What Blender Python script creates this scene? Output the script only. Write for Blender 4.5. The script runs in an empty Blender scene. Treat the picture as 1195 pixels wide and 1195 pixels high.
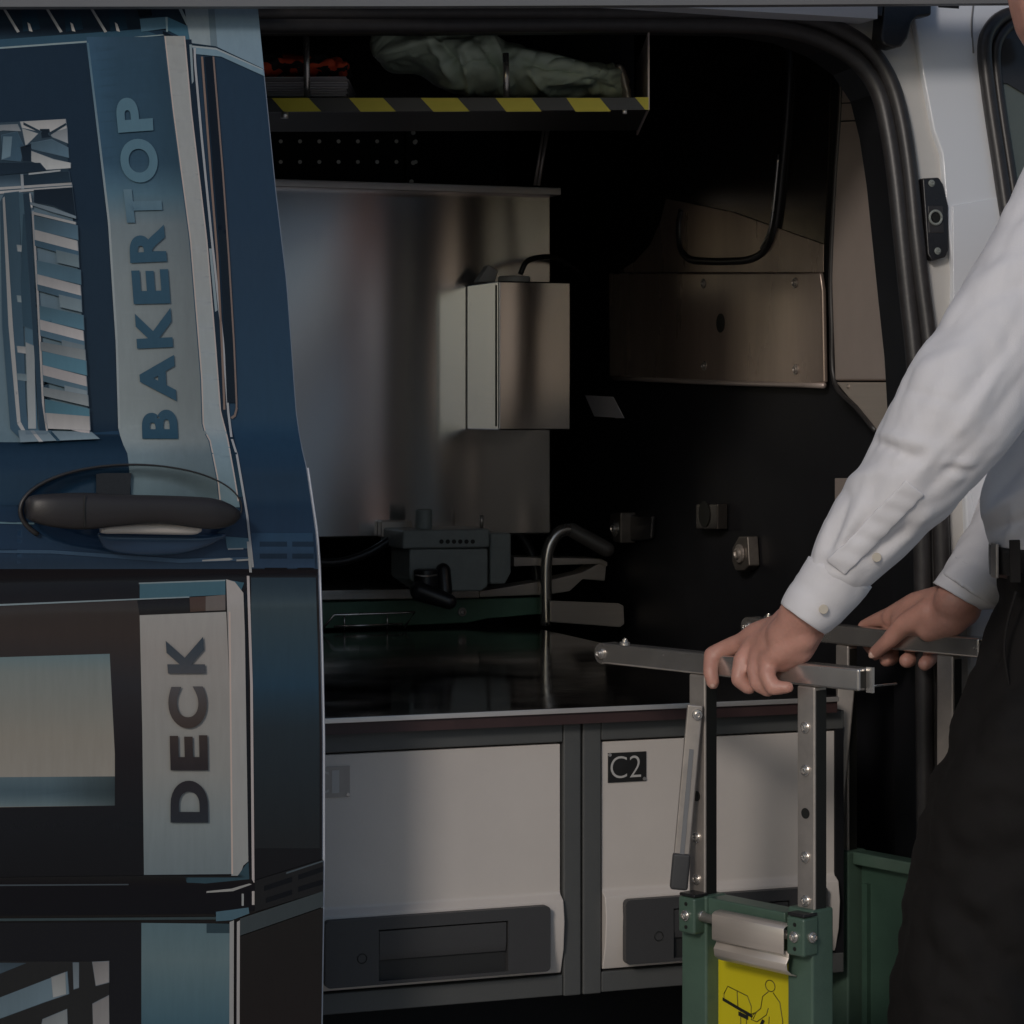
import bpy, bmesh, math, random
from mathutils import Vector, Matrix, noise
random.seed(7)
S = bpy.context.scene
COL = S.collection
PI = math.pi
# ------------------------------------------------------------------ camera
YAW = math.radians(20); FPX = 3000.0; CX = 597.5; HY = 480.0
FW = Vector((math.sin(YAW), math.cos(YAW), 0)); RT = Vector((math.cos(YAW), -math.sin(YAW), 0)); UP = Vector((0, 0, 1))
CAM = Vector((-3*math.sin(YAW), -3*math.cos(YAW), 1.25))
cd = bpy.data.cameras.new('camera'); cam = bpy.data.objects.new('camera', cd); COL.objects.link(cam)
cd.sensor_width = 36; cd.lens = FPX/1195*36; cd.shift_y = -(597.5-HY)/1195; cd.clip_end = 2000; cd.clip_start = 0.05
cam.location = CAM; cam.rotation_euler = (PI/2, 0, -YAW); S.camera = cam
def ray(px, py): return FW + RT*((px-CX)/FPX) + UP*((HY-py)/FPX)
def P(px, py, D): return CAM + ray(px, py)*D
def PY(px, py, y): r = ray(px, py); return CAM + r*((y-CAM.y)/r.y)
def PX(px, py, x): r = ray(px, py); return CAM + r*((x-CAM.x)/r.x)
def PZ(px, py, z): r = ray(px, py); return CAM + r*((z-CAM.z)/r.z)
# ------------------------------------------------------------------ materials
def lin(c):
    c = c/255.0
    return c/12.92 if c <= .04045 else ((c+.055)/1.055)**2.4
KA = 2.4
def rgb(r, g, b, k=KA): return tuple(min(.9, lin(v)*k) for v in (r, g, b))
def mat(name, col, rough=.5, metal=0, coat=0, bump=0, bscale=40, var=0, vscale=6, stretch=(1, 1, 1), aniso=0, spec=None, attr=None, rvar=0, emit=None, trans=0):
    m = bpy.data.materials.new(name); m.use_nodes = True
    nt = m.node_tree; N = nt.nodes; L = nt.links; b = N['Principled BSDF']
    b.inputs['Base Color'].default_value = (*col, 1); b.inputs['Roughness'].default_value = rough; b.inputs['Metallic'].default_value = metal
    if coat: b.inputs['Coat Weight'].default_value = coat; b.inputs['Coat Roughness'].default_value = .06
    if aniso: b.inputs['Anisotropic'].default_value = aniso
    if spec is not None: b.inputs['Specular IOR Level'].default_value = spec
    if trans: b.inputs['Transmission Weight'].default_value = trans
    tc = N.new('ShaderNodeTexCoord'); mp = N.new('ShaderNodeMapping'); mp.inputs['Scale'].default_value = stretch
    L.new(tc.outputs['Object'], mp.inputs['Vector'])
    src = None
    if attr:
        a = N.new('ShaderNodeAttribute'); a.attribute_name = attr; src = a.outputs['Color']
        L.new(src, b.inputs['Base Color'])
    if var:
        n = N.new('ShaderNodeTexNoise'); n.inputs['Scale'].default_value = vscale; n.inputs['Detail'].default_value = 8; n.inputs['Roughness'].default_value = .65
        L.new(mp.outputs[0], n.inputs['Vector'])
        mr = N.new('ShaderNodeMapRange'); mr.inputs['From Min'].default_value = .25; mr.inputs['From Max'].default_value = .75
        mr.inputs['To Min'].default_value = 1-var; mr.inputs['To Max'].default_value = 1+var
        L.new(n.outputs['Fac'], mr.inputs['Value'])
        mx = N.new('ShaderNodeVectorMath'); mx.operation = 'MULTIPLY'
        if src: L.new(src, mx.inputs[0])
        else: mx.inputs[0].default_value = col
        L.new(mr.outputs[0], mx.inputs[1]); L.new(mx.outputs[0], b.inputs['Base Color'])
    if rvar:
        n2 = N.new('ShaderNodeTexNoise'); n2.inputs['Scale'].default_value = vscale*.7; n2.inputs['Detail'].default_value = 6
        L.new(mp.outputs[0], n2.inputs['Vector'])
        m2 = N.new('ShaderNodeMapRange'); m2.inputs['From Min'].default_value = .3; m2.inputs['From Max'].default_value = .7
        m2.inputs['To Min'].default_value = max(.02, rough-rvar); m2.inputs['To Max'].default_value = rough+rvar
        L.new(n2.outputs['Fac'], m2.inputs['Value']); L.new(m2.outputs[0], b.inputs['Roughness'])
    if bump:
        n3 = N.new('ShaderNodeTexNoise'); n3.inputs['Scale'].default_value = bscale; n3.inputs['Detail'].default_value = 5
        L.new(mp.outputs[0], n3.inputs['Vector'])
        bp = N.new('ShaderNodeBump'); bp.inputs['Strength'].default_value = bump; bp.inputs['Distance'].default_value = .002
        L.new(n3.outputs['Fac'], bp.inputs['Height']); L.new(bp.outputs[0], b.inputs['Normal'])
    return m
M = {}
M['white'] = mat('white_paint', (.74, .76, .80), .32, coat=.35, bump=.02, bscale=8)
M['white2'] = mat('white_paint_jamb', (.62, .60, .57), .4, var=.04, vscale=20)
M['rubber'] = mat('black_rubber', (.034, .031, .031), .4, var=.25, vscale=60, bump=.1, bscale=150)
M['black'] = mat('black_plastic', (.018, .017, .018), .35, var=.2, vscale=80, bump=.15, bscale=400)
M['handle'] = mat('handle_plastic', (.028, .024, .024), .42, bump=.12, bscale=900)
M['dark'] = mat('dark_interior_paint', (.012, .012, .014), .5, var=.3, vscale=9, spec=.3)
M['darkgl'] = mat('dark_gloss_lining', (.10, .088, .08), .2, metal=.85, var=.3, vscale=5, rvar=.06)
M['steel'] = mat('brushed_steel', (.68, .67, .67), .17, metal=1, stretch=(1, 1, 30), var=.015, vscale=8, aniso=.9)
M['steel'].node_tree.nodes['Principled BSDF'].inputs['Anisotropic Rotation'].default_value = .25
M['steel'].node_tree.nodes['Principled BSDF'].inputs['Roughness'].default_value = .155
M['steelw'] = mat('brushed_steel_warm', (.62, .54, .47), .36, metal=.5, stretch=(1, 1, 40), var=.05, vscale=5, rvar=.05)
M['post'] = mat('trim_post_steel', (.60, .50, .45), .42, metal=.5, var=.12, vscale=4, rvar=.06)
M['panel'] = mat('bulkhead_steel', (.34, .265, .225), .28, metal=.5, stretch=(1, 1, .25), var=.3, vscale=7, rvar=.06)
M['chrome'] = mat('polished_steel', (.62, .58, .54), .24, metal=.85, var=.06, vscale=30, rvar=.05)
M['dullsteel'] = mat('dull_steel', (.46, .41, .37), .42, metal=.7, var=.15, vscale=30, rvar=.08, bump=.05, bscale=200)
M['alu'] = mat('pale_metal_edge', (.90, .84, .78), .34, metal=.8, var=.05, vscale=20)
M['grip'] = mat('rubber_grip', (.10, .09, .082), .5, bump=.15, bscale=300)
M['mat'] = mat('studded_rubber', (.13, .12, .12), .55, var=.2, vscale=20)
M['tarn'] = mat('tarnished_metal', (.20, .175, .155), .35, metal=.7, var=.3, vscale=40)
M['green'] = mat('green_paint', (.075, .125, .092), .4, coat=.15, var=.12, vscale=25, bump=.1, bscale=300)
M['greenshade'] = mat('green_paint_shaded', (.045, .088, .062), .45, var=.15, vscale=20)  # green darkened to stand for shade on the far panel
M['greenm'] = mat('green_paint_machine', (.11, .21, .14), .4, var=.2, vscale=20)
M['grey'] = mat('grey_profile', (.088, .09, .088), .42, var=.06, vscale=20, bump=.05, bscale=400)
M['front'] = mat('drawer_front', (.62, .565, .52), .38, var=.05, vscale=7, bump=.06, bscale=300)
M['hpan'] = mat('drawer_handle_plastic', (.050, .049, .050), .5, bump=.15, bscale=600, var=.05)
M['hrec'] = mat('drawer_recess_plastic', (.02, .02, .02), .6, var=.1)
M['top'] = mat('black_worktop', (.21, .185, .175), .10, metal=.95, stretch=(1, 1, 1), var=.5, vscale=14, rvar=.05, bump=.03, bscale=60)
M['edge'] = mat('worktop_edge', (.05, .027, .026), .4, var=.2, vscale=30)
M['plate'] = mat('plate_dark', (.018, .017, .016), .3, var=.3, vscale=30)
M['plate1'] = mat('plate_pale', (.36, .33, .31), .35, metal=.5, var=.08, vscale=30)
M['engr'] = mat('engraved_letters', (.50, .48, .46), .4, var=.03)
M['yellow'] = mat('yellow_tape', (.72, .60, .05), .45, var=.05, vscale=30)
M['yellowL'] = mat('yellow_label', (.62, .52, .012), .4, var=.03, vscale=20)
M['tape'] = mat('black_tape', (.055, .052, .052), .45, var=.1, vscale=30)
M['ink'] = mat('print_ink', (.10, .085, .01), .5, var=.02)
M['inkb'] = mat('print_black', (.012, .012, .01), .5, var=.02)
M['skin'] = mat('skin', (.56, .285, .22), .45, var=.15, vscale=28, bump=.25, bscale=260)
M['skin'].node_tree.nodes['Principled BSDF'].inputs['Subsurface Weight'].default_value = .12
M['skin'].node_tree.nodes['Principled BSDF'].inputs['Subsurface Scale'].default_value = .006
M['nail'] = mat('fingernail', (.62, .40, .32), .28, var=.03)
M['shirt'] = mat('white_cotton', (.80, .77, .78), .75, var=.02, vscale=30, bump=.12, bscale=500)
M['btn'] = mat('shirt_button', (.62, .55, .45), .3, var=.05)
M['trou'] = mat('black_wool', (.0085, .0070, .0064), .85, spec=.3, var=.15, vscale=30, bump=.2, bscale=600)
M['belt'] = mat('black_leather', (.03, .027, .026), .4, bump=.2, bscale=300, var=.1)
M['hair'] = mat('brown_hair', (.05, .03, .02), .6, var=.3, vscale=60)
M['bag'] = mat('sage_fabric', (.62, .71, .55), .5, var=.12, vscale=14, bump=.15, bscale=60)
M['bagin'] = mat('bag_print', (.29, .27, .21), .6, var=.05)
M['red'] = mat('red_patterned_cloth', (.42, .05, .025), .8, var=.1, vscale=20, bump=.3, bscale=200)
M['paper'] = mat('paper_stack', (.66, .60, .60), .7, var=.1, vscale=30)
M['cream'] = mat('grey_plastic_cap', (.66, .62, .60), .4, var=.04)
M['pump'] = mat('pump_grey', (.25, .27, .255), .45, var=.12, vscale=40, bump=.1, bscale=200)
M['blue'] = mat('blue_print', (.08, .16, .42), .4, var=.02)
M['stick'] = mat('sticker_paper', (.88, .84, .88), .3, var=.05)
M['glass'] = mat('cab_glass', (.12, .14, .125), .06, var=.15, vscale=5, coat=.3)
M['glassd'] = mat('cab_interior_dark', (.035, .033, .032), .12, var=.3, vscale=5)
M['print'] = mat('vinyl_print', (.1, .1, .1), .26, attr='Col', var=.06, vscale=160, stretch=(1, 1, .12), coat=.12, spec=.35)
M['hem'] = mat('door_edge_paint', (.55, .57, .62), .3, var=.03)
M['rail'] = mat('plain_grey', (.19, .19, .195), .5, var=.03, vscale=20)  # plain grey of the top border strip, plinth and seams
M['shoe'] = mat('black_shoe', (.02, .018, .017), .3, var=.1)
M['ground'] = mat('yard_paving', (.44, .40, .365), .9, var=.18, vscale=3, bump=.3, bscale=60)
M['hill'] = mat('dry_bank', (.17, .125, .09), .95, var=.3, vscale=.3)
# ------------------------------------------------------------------ object helpers
def tag(o, label=None, cat=None, group=None, kind=None):
    if label: o['label'] = label
    if cat: o['category'] = cat
    if group: o['group'] = group
    if kind: o['kind'] = kind
    return o
def thing(name, label, cat, loc, group=None):
    o = bpy.data.objects.new(name, None); COL.objects.link(o); o.location = loc; o.empty_display_size = .1
    return tag(o, label, cat, group)
def obj(name, bm, m, parent=None, smooth=False, bevel=0, label=None, seg=2, pn_=False):
    me = bpy.data.meshes.new(name)
    if isinstance(bm, bpy.types.Mesh): me = bm; me.name = name
    else:
        if pn_:
            bm.normal_update()
            for f in bm.faces:
                if f.normal.y > 0: f.normal_flip()
        else: bmesh.ops.recalc_face_normals(bm, faces=bm.faces[:])
        bm.to_mesh(me); bm.free()
    ms = m if isinstance(m, (list, tuple)) else [m]
    me.materials.clear()
    for x in ms: me.materials.append(x)
    o = bpy.data.objects.new(name, me); COL.objects.link(o)
    if smooth:
        for p in me.polygons: p.use_smooth = True
    if pn_:
        me.normals_split_custom_set_from_vertices([Vector(((rec(v.co.x+.002, v.co.z)-rec(v.co.x-.002, v.co.z))/.004, -1, (dprof(v.co.z+.003)-dprof(v.co.z-.003))/.006+(rec(v.co.x, v.co.z+.002)-rec(v.co.x, v.co.z-.002))/.004)).normalized() for v in me.vertices])
    if parent:
        o.parent = parent
        w = Vector(parent.location)
        q = parent.parent
        while q: w += q.location; q = q.parent
        me.transform(Matrix.Translation(-w))
    if bevel:
        b = o.modifiers.new('bevel', 'BEVEL'); b.width = bevel; b.segments = seg; b.limit_method = 'ANGLE'; b.angle_limit = math.radians(14 if name == 'fabric_bag' else 40)
        for p in me.polygons: p.use_smooth = True
        o.modifiers.new('wn', 'WEIGHTED_NORMAL').keep_sharp = True
    if label: o['label'] = label
    return o
def pieces(name, bm, m, parent, **k):
    """one object per connected piece"""
    bm.verts.ensure_lookup_table(); bm.verts.index_update(); seen = set(); out = []
    for v0 in bm.verts:
        if v0.index in seen: continue
        st = [v0]; isl = []; seen.add(v0.index)
        while st:
            v = st.pop(); isl.append(v)
            for e in v.link_edges:
                w_ = e.other_vert(v)
                if w_.index not in seen: seen.add(w_.index); st.append(w_)
        nb = bmesh.new(); mp = {v.index: nb.verts.new(v.co) for v in isl}; done = set()
        for v in isl:
            for f in v.link_faces:
                if f.index not in done or f.index == -1:
                    key = tuple(x.index for x in f.verts)
                    if key in done: continue
                    done.add(key); nf = nb.faces.new([mp[x.index] for x in f.verts]); nf.material_index = f.material_index; nf.smooth = f.smooth
        out.append(obj(name, nb, m, parent, **k))
    bm.free(); return out
def prism(bm, front, vec, mi=0):
    """front: list of 3D points, extruded by vec"""
    a = [bm.verts.new(p) for p in front]; b = [bm.verts.new(Vector(p)+vec) for p in front]
    fs = [bm.faces.new(a), bm.faces.new(b[::-1])]
    n = len(a)
    for i in range(n): fs.append(bm.faces.new((a[i], b[i], b[(i+1) % n], a[(i+1) % n])))
    for f in fs: f.material_index = mi
    return fs
def rect(x0, y0, x1, y1): return [(x0, y0), (x1, y0), (x1, y1), (x0, y1)]
def ppy(bm, pts, y, th, mi=0): return prism(bm, [PY(a, b, y) for a, b in pts], Vector((0, th, 0)), mi)
def ppx(bm, pts, x, th, mi=0): return prism(bm, [PX(a, b, x) for a, b in pts], Vector((th, 0, 0)), mi)
def boxy(px0, py0, px1, py1, y, th, bm=None, mi=0):
    """axis aligned box whose front face (plane y) spans the pixel box measured on its left/top & right/bottom corners"""
    bm = bm or bmesh.new()
    a = PY(px0, (py0+py1)/2, y); b = PY(px1, (py0+py1)/2, y)
    z1 = PY((px0+px1)/2, py0, y).z; z0 = PY((px0+px1)/2, py1, y).z
    prism(bm, [Vector((a.x, y, z0)), Vector((b.x, y, z0)), Vector((b.x, y, z1)), Vector((a.x, y, z1))], Vector((0, th, 0)), mi)
    return bm
def wbox(bm, lo, hi, mi=0):
    prism(bm, [Vector((lo[0], lo[1], lo[2])), Vector((hi[0], lo[1], lo[2])), Vector((hi[0], lo[1], hi[2])), Vector((lo[0], lo[1], hi[2]))], Vector((0, hi[1]-lo[1], 0)), mi)
    return bm
def beam(bm, p, q, w, h, side=None, mi=0):
    """box bar from p to q, w across 'side', h across the other"""
    p = Vector(p); q = Vector(q); d = (q-p).normalized()
    s = Vector(side) if side is not None else d.cross(UP)
    s = (s - d*s.dot(d)).normalized(); t = d.cross(s).normalized()
    prism(bm, [p+s*(w/2)*a+t*(h/2)*b for a, b in ((-1, -1), (1, -1), (1, 1), (-1, 1))], q-p, mi)
def smoothpts(pts, k=6):
    pts = [Vector(p) for p in pts]
    if len(pts) < 3: return pts
    out = []
    e = [pts[0]*2-pts[1]]+pts+[pts[-1]*2-pts[-2]]
    for i in range(1, len(e)-2):
        a, b, c, d = e[i-1], e[i], e[i+1], e[i+2]
        for j in range(k):
            t = j/k
            out.append(.5*((2*b)+(c-a)*t+(2*a-5*b+4*c-d)*t*t+(-a+3*b-3*c+d)*t*t*t))
    out.append(pts[-1]); return out
def tube(bm, pts, r, n=12, sm=6, mi=0, cap=True):
    pts = smoothpts(pts, sm) if sm > 1 else [Vector(p) for p in pts]
    rs = r if callable(r) else (lambda t: r)
    T = (pts[1]-pts[0]).normalized(); A = T.orthogonal().normalized()
    rings = []
    for i, p in enumerate(pts):
        if i == 0: t = T
        elif i == len(pts)-1: t = (pts[i]-pts[i-1]).normalized()
        else: t = (pts[i+1]-pts[i-1]).normalized()
        A = (A-t*A.dot(t)).normalized(); B = t.cross(A); rr = rs(i/(len(pts)-1))
        rings.append([bm.verts.new(p+(A*math.cos(a)+B*math.sin(a))*rr) for a in [2*PI*k/n for k in range(n)]])
    for a, b in zip(rings, rings[1:]):
        for k in range(n):
            f = bm.faces.new((a[k], a[(k+1) % n], b[(k+1) % n], b[k])); f.material_index = mi; f.smooth = True
    if cap:
        bm.faces.new(rings[0][::-1]).material_index = mi; bm.faces.new(rings[-1]).material_index = mi
def disc(bm, c, nrm, r, th, n=20, mi=0, sx=1):
    nrm = Vector(nrm).normalized(); A = UP if abs(nrm.z) < .9 else Vector((1, 0, 0)); A = (A-nrm*A.dot(nrm)).normalized(); B = nrm.cross(A)
    prism(bm, [c+(A*math.cos(2*PI*k/n)+B*math.sin(2*PI*k/n)*sx)*r for k in range(n)], nrm*th, mi)
def bolt(bm, c, nrm, r=.006, th=.003, mi=0):
    nrm = Vector(nrm).normalized(); A = nrm.orthogonal().normalized(); B = nrm.cross(A); n = 18; last = None
    for rr, h in ((r, 0), (r, th*.8), (r*.9, th), (r*.6, th*1.05), (r*.56, th*1.9), (r*.4, th*2.05), (r*.32, th*1.5)):
        cur = [bm.verts.new(c+nrm*h+(A*math.cos(2*PI*k/n)+B*math.sin(2*PI*k/n))*rr) for k in range(n)]
        if last:
            for k in range(n): bm.faces.new((last[k], last[(k+1) % n], cur[(k+1) % n], cur[k])).material_index = mi
        else: bm.faces.new(cur[::-1])
        last = cur
    bm.faces.new(last)
def loft(secs, n=28, sub=5, power=2.0, cap=True, fold=0, fs=(9, 9, 9), seed=0, bm=None):
    """secs: (centre, a1, a2)"""
    bm = bm or bmesh.new()
    C = smoothpts([s[0] for s in secs], sub); A = smoothpts([s[1] for s in secs], sub); B = smoothpts([s[2] for s in secs], sub)
    rings = []
    for c, a, b in zip(C, A, B):
        ring = []
        for k in range(n):
            th = 2*PI*k/n; x = math.cos(th); y = math.sin(th)
            x = math.copysign(abs(x)**(2/power), x); y = math.copysign(abs(y)**(2/power), y)
            ring.append(bm.verts.new(c+a*x+b*y))
        rings.append(ring)
    for a, b in zip(rings, rings[1:]):
        for k in range(n): bm.faces.new((a[k], a[(k+1) % n], b[(k+1) % n], b[k])).smooth = True
    if cap: bm.faces.new(rings[0][::-1]); bm.faces.new(rings[-1])
    return bm
def crease(bm, amp, fs, seed=0, dirm=None, sharp=2.0):
    """cloth folds: ridged noise pushed along normals"""
    bm.normal_update()
    mv = []
    for v in bm.verts:
        p = Vector((v.co.x*fs[0]+seed, v.co.y*fs[1], v.co.z*fs[2])) if dirm is None else Vector([v.co.dot(d)*f+seed for d, f in zip(dirm, fs)])
        w = Vector((noise.noise(p*.6+Vector((5, 1, 2))), noise.noise(p*.6+Vector((9, 4, 7))), 0))
        q = p+w*.9
        r = 1-abs(noise.noise(q))*2.2
        r2 = 1-abs(noise.noise(q*2.3+Vector((3, 3, 3))))*2.2
        r = max(0, r)**sharp; r2 = max(0, r2)**sharp
        mv.append((v, v.normal*amp*(r*.65+r2*.35-.35)))
    for v, d in mv: v.co += d
def foldbm(bm, folds, k=1.0):
    bmesh.ops.recalc_face_normals(bm, faces=bm.faces[:]); bm.normal_update()
    mv = []
    for v in bm.verts:
        if v.normal.dot(FW) > .15: continue
        d_ = v.co-CAM; D = d_.dot(FW); x = CX+FPX*d_.dot(RT)/D; y = HY-FPX*d_.z/D; t = 0
        for x0, y0, x1, y1, w_, a in folds:
            ux, uy = x1-x0, y1-y0; L2 = ux*ux+uy*uy; q_ = max(0, min(1, ((x-x0)*ux+(y-y0)*uy)/L2)); dx = x-x0-ux*q_; dy = y-y0-uy*q_
            r_ = (dx*dx+dy*dy)/(w_*w_)
            if r_ < 6: t += a*math.exp(-r_)*(.55+.45*math.sin(PI*min(1, max(0, q_))))
        mv.append((v, t*k))
    for v, t in mv: v.co += v.normal*t
def union(bms, voxel, smooth=4, fac=.5):
    tm = bpy.data.meshes.new('tmp'); big = bmesh.new()
    for b in bms:
        bmesh.ops.recalc_face_normals(b, faces=b.faces[:]); t = bpy.data.meshes.new('t'); b.to_mesh(t); b.free(); big.from_mesh(t); bpy.data.meshes.remove(t)
    big.to_mesh(tm); big.free()
    o = bpy.data.objects.new('tmp', tm); COL.objects.link(o)
    r = o.modifiers.new('r', 'REMESH'); r.mode = 'VOXEL'; r.voxel_size = voxel; r.use_smooth_shade = True
    if smooth: s = o.modifiers.new('s', 'SMOOTH'); s.iterations = smooth; s.factor = fac
    dg = bpy.context.evaluated_depsgraph_get(); me = bpy.data.meshes.new_from_object(o.evaluated_get(dg))
    bpy.data.objects.remove(o); bpy.data.meshes.remove(tm)
    return me
def capsule(bm, p, q, r1, r2, n=16, flat=None, fr=1.0):
    """tapered capsule; flat = direction in which radius is scaled by fr"""
    p = Vector(p); q = Vector(q); d = q-p; L = max(d.length, 1e-6); d = d/L
    A = d.orthogonal().normalized()
    if flat is not None:
        f = Vector(flat); A = (f-d*f.dot(d)).normalized()
    B = d.cross(A); rings = []
    for j in range(5):
        a = PI/2*(1-j/5); rings.append((p-d*r1*math.sin(a), r1*math.cos(a)))
    rings.append((p, r1)); rings.append((q, r2))
    for j in range(1, 6):
        a = PI/2*j/5; rings.append((q+d*r2*math.sin(a), r2*math.cos(a)))
    vs = []
    for c, r in rings:
        r = max(r, 1e-4); vs.append([bm.verts.new(c+(A*math.cos(2*PI*k/n)*fr+B*math.sin(2*PI*k/n))*r) for k in range(n)])
    for a, b in zip(vs, vs[1:]):
        for k in range(n): bm.faces.new((a[k], a[(k+1) % n], b[(k+1) % n], b[k]))
    bm.faces.new(vs[0][::-1]); bm.faces.new(vs[-1])
def caps(chain, **k):
    """chain: [(point, radius)...] -> list of bmeshes"""
    out = []
    for (p, r), (q, s) in zip(chain, chain[1:]):
        b = bmesh.new(); capsule(b, p, q, r, s, **k); out.append(b)
    return out
_tc = {}
def glyph(ch, bold=0.0):
    """triangulated letter in a unit box: verts (u right, v up), tris"""
    if (ch, bold) in _tc: return _tc[(ch, bold)]
    c = bpy.data.curves.new('t', 'FONT'); c.body = ch; c.offset = bold; c.resolution_u = 8
    o = bpy.data.objects.new('t', c); COL.objects.link(o)
    dg = bpy.context.evaluated_depsgraph_get(); me = bpy.data.meshes.new_from_object(o.evaluated_get(dg))
    xs = [v.co.x for v in me.vertices]; ys = [v.co.y for v in me.vertices]
    x0, x1, y0, y1 = min(xs), max(xs), min(ys), max(ys)
    V = [((v.co.x-x0)/(x1-x0), (v.co.y-y0)/(y1-y0)) for v in me.vertices]; F = [tuple(p.vertices) for p in me.polygons]
    bpy.data.objects.remove(o); bpy.data.curves.remove(c); bpy.data.meshes.remove(me)
    _tc[(ch, bold)] = (V, F); return V, F
def glyph_px(ch, quad, bold=0.0):
    """quad: pixel corners for (u,v) = (0,0),(1,0),(1,1),(0,1)"""
    V, F = glyph(ch, bold); a, b, c, d = [Vector(q) for q in quad]
    return [((a*(1-u)+b*u)*(1-v)+(d*(1-u)+c*u)*v) for u, v in V], F
# ------------------------------------------------------------------ world & setting
SUN_EL, SUN_AZ = math.radians(26), math.radians(222)   # light comes from behind the camera, from its left
w = bpy.data.worlds.new('World'); S.world = w; w.use_nodes = True
nt = w.node_tree; sky = nt.nodes.new('ShaderNodeTexSky'); sky.sky_type = 'NISHITA'; sky.sun_disc = False
to_sun = Vector((math.sin(SUN_AZ)*math.cos(SUN_EL), math.cos(SUN_AZ)*math.cos(SUN_EL), math.sin(SUN_EL)))
sky.sun_elevation = SUN_EL; sky.sun_rotation = SUN_AZ; sky.air_density = 1.2; sky.dust_density = .8
nt.links.new(sky.outputs[0], nt.nodes['Background'].inputs[0]); nt.nodes['Background'].inputs[1].default_value = .15
sl = bpy.data.lights.new('sun', 'SUN'); sl.energy = 2.0; sl.angle = math.radians(10); sl.color = (1, .92, .85)
so = bpy.data.objects.new('sun', sl); COL.objects.link(so); so.rotation_euler = to_sun.to_track_quat('Z', 'Y').to_euler(); so.location = (0, 0, 5)
S.view_settings.view_transform = 'Standard'; S.view_settings.look = 'None'; S.view_settings.gamma = 1; S.view_settings.exposure = -1.17
bm = bmesh.new(); prism(bm, [Vector(p) for p in ((-300, -300, 0), (300, -300, 0), (300, 300, 0), (-300, 300, 0))], Vector((0, 0, -.2)))
tag(obj('ground', bm, M['ground']), 'pale paved yard the van stands on', 'ground', kind='structure')
# unseen low bank added behind the camera to give warm brown reflections
bm = bmesh.new(); ring = []
for i in range(90):
    a = math.radians(185+i*2.6); r0 = 38+3*noise.noise(Vector((i*.2, 0, 0))); hh = 3.2+2.2*noise.noise(Vector((i*.13, 5, 0)))+.8*noise.noise(Vector((i*.5, 9, 0)))
    d = Vector((math.sin(a), math.cos(a), 0)); ring.append([bm.verts.new(d*r0+UP*(-.1)), bm.verts.new(d*(r0+5)+UP*hh*.8), bm.verts.new(d*(r0+12)+UP*hh), bm.verts.new(d*(r0+30)+UP*(-.1))])
for a, b in zip(ring, ring[1:]):
    for k in range(3): bm.faces.new((a[k], b[k], b[k+1], a[k+1]))
tag(obj('reflection_bank', bm, M['hill'], smooth=True), 'low dry bank added out of view for warm reflections', 'hill', kind='structure')
# unseen hall added across the yard for the steel in the van to mirror
M['clad'] = mat('pale_blue_cladding', (.80, .86, .93), .4, var=.06, vscale=2, stretch=(6, 6, .3))
M['clad2'] = mat('white_trim', (.7, .7, .68), .5, var=.04)
hall = thing('reflection_hall', 'pale blue clad hall added out of view for the steel to mirror', 'reflection prop', (9, -30, 0))
bm = bmesh.new()
for i in range(92): wbox(bm, (-7+i*.4, -25.06, .6), (-7+i*.4+.16, -24.98, 4.6))
wbox(bm, (-7, -40, 0), (30, -25, 4.6)); obj('wall', bm, M['clad'], hall)
bm = bmesh.new(); wbox(bm, (-7.3, -40.3, 4.602), (30.3, -24.7, 4.9)); obj('roof', bm, M['clad2'], hall, bevel=.03)
bm = bmesh.new(); wbox(bm, (-7.05, -24.97, 0), (30, -24.9, .6)); obj('plinth', bm, M['rail'], hall)
for x in (14, 20, 26):
    bm = bmesh.new(); wbox(bm, (x, -24.96, 2.2), (x+2.4, -24.9, 3.4)); wf = obj('window', bm, M['glassd'], hall)
    bm = bmesh.new(); wbox(bm, (x-.1, -24.955, 2.1), (x+2.5, -24.94, 2.198)); obj('sill', bm, M['clad2'], wf)
# ------------------------------------------------------------------ van
van = thing('van', 'white van seen from its side with the wrapped sliding door pushed open', 'van', (0, 0, 0))
def lerp_tab(tab, z):
    if z <= tab[0][0]: return tab[0][1]
    for (a, u), (b, v) in zip(tab, tab[1:]):
        if z <= b:
            t = (z-a)/(b-a); return u+(v-u)*t
    return tab[-1][1]
# depth profile of the sliding door by height: bulging waist, ledge under the upper panel, tumblehome above
DP = [(.0, -.10), (.45, -.118), (.80, -.130), (.95, -.132), (1.045, -.126), (1.062, -.119), (1.078, -.116), (1.10, -.127), (1.15, -.129), (1.19, -.124), (1.212, -.114), (1.228, -.098), (1.24, -.095), (1.45, -.062), (1.65, -.012), (1.74, .018), (1.9, .08)]
RC = None
def hprof(z): return dprof(z)
def dprof(z): return (lerp_tab(DP, z)*2+lerp_tab(DP, z-.007)+lerp_tab(DP, z+.007))/4
BP = [(.0, .02), (.5, .005), (1.1, .0), (1.3, .012), (1.5, .042), (1.74, .095), (1.95, .19)]
def bprof(z): return lerp_tab(BP, z)
def SURF(px, py, prof, off=0.0):
    y = -.1
    for _ in range(8):
        p = PY(px, py, y); y = prof(p.z)+(rec(p.x, p.z) if prof is dprof and RC else 0)
    return PY(px, py, y-off)
def rec(x, z):
    r = math.hypot((x-RC[0])/RC[2], (z-RC[1])/RC[3])
    if r >= 1: return 0.0
    t = min(1, (1-r)/.32); return .011*t*t*(3-2*t)
def lcurve(tab, py):
    return lerp_tab(tab, py)
DEDGE = [(-60, 292), (8, 298), (80, 308), (220, 322), (330, 335), (480, 346), (515, 351), (545, 358), (620, 369), (660, 372), (760, 375), (860, 377), (1000, 377), (1195, 374), (1500, 370), (2600, 360)]
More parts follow.
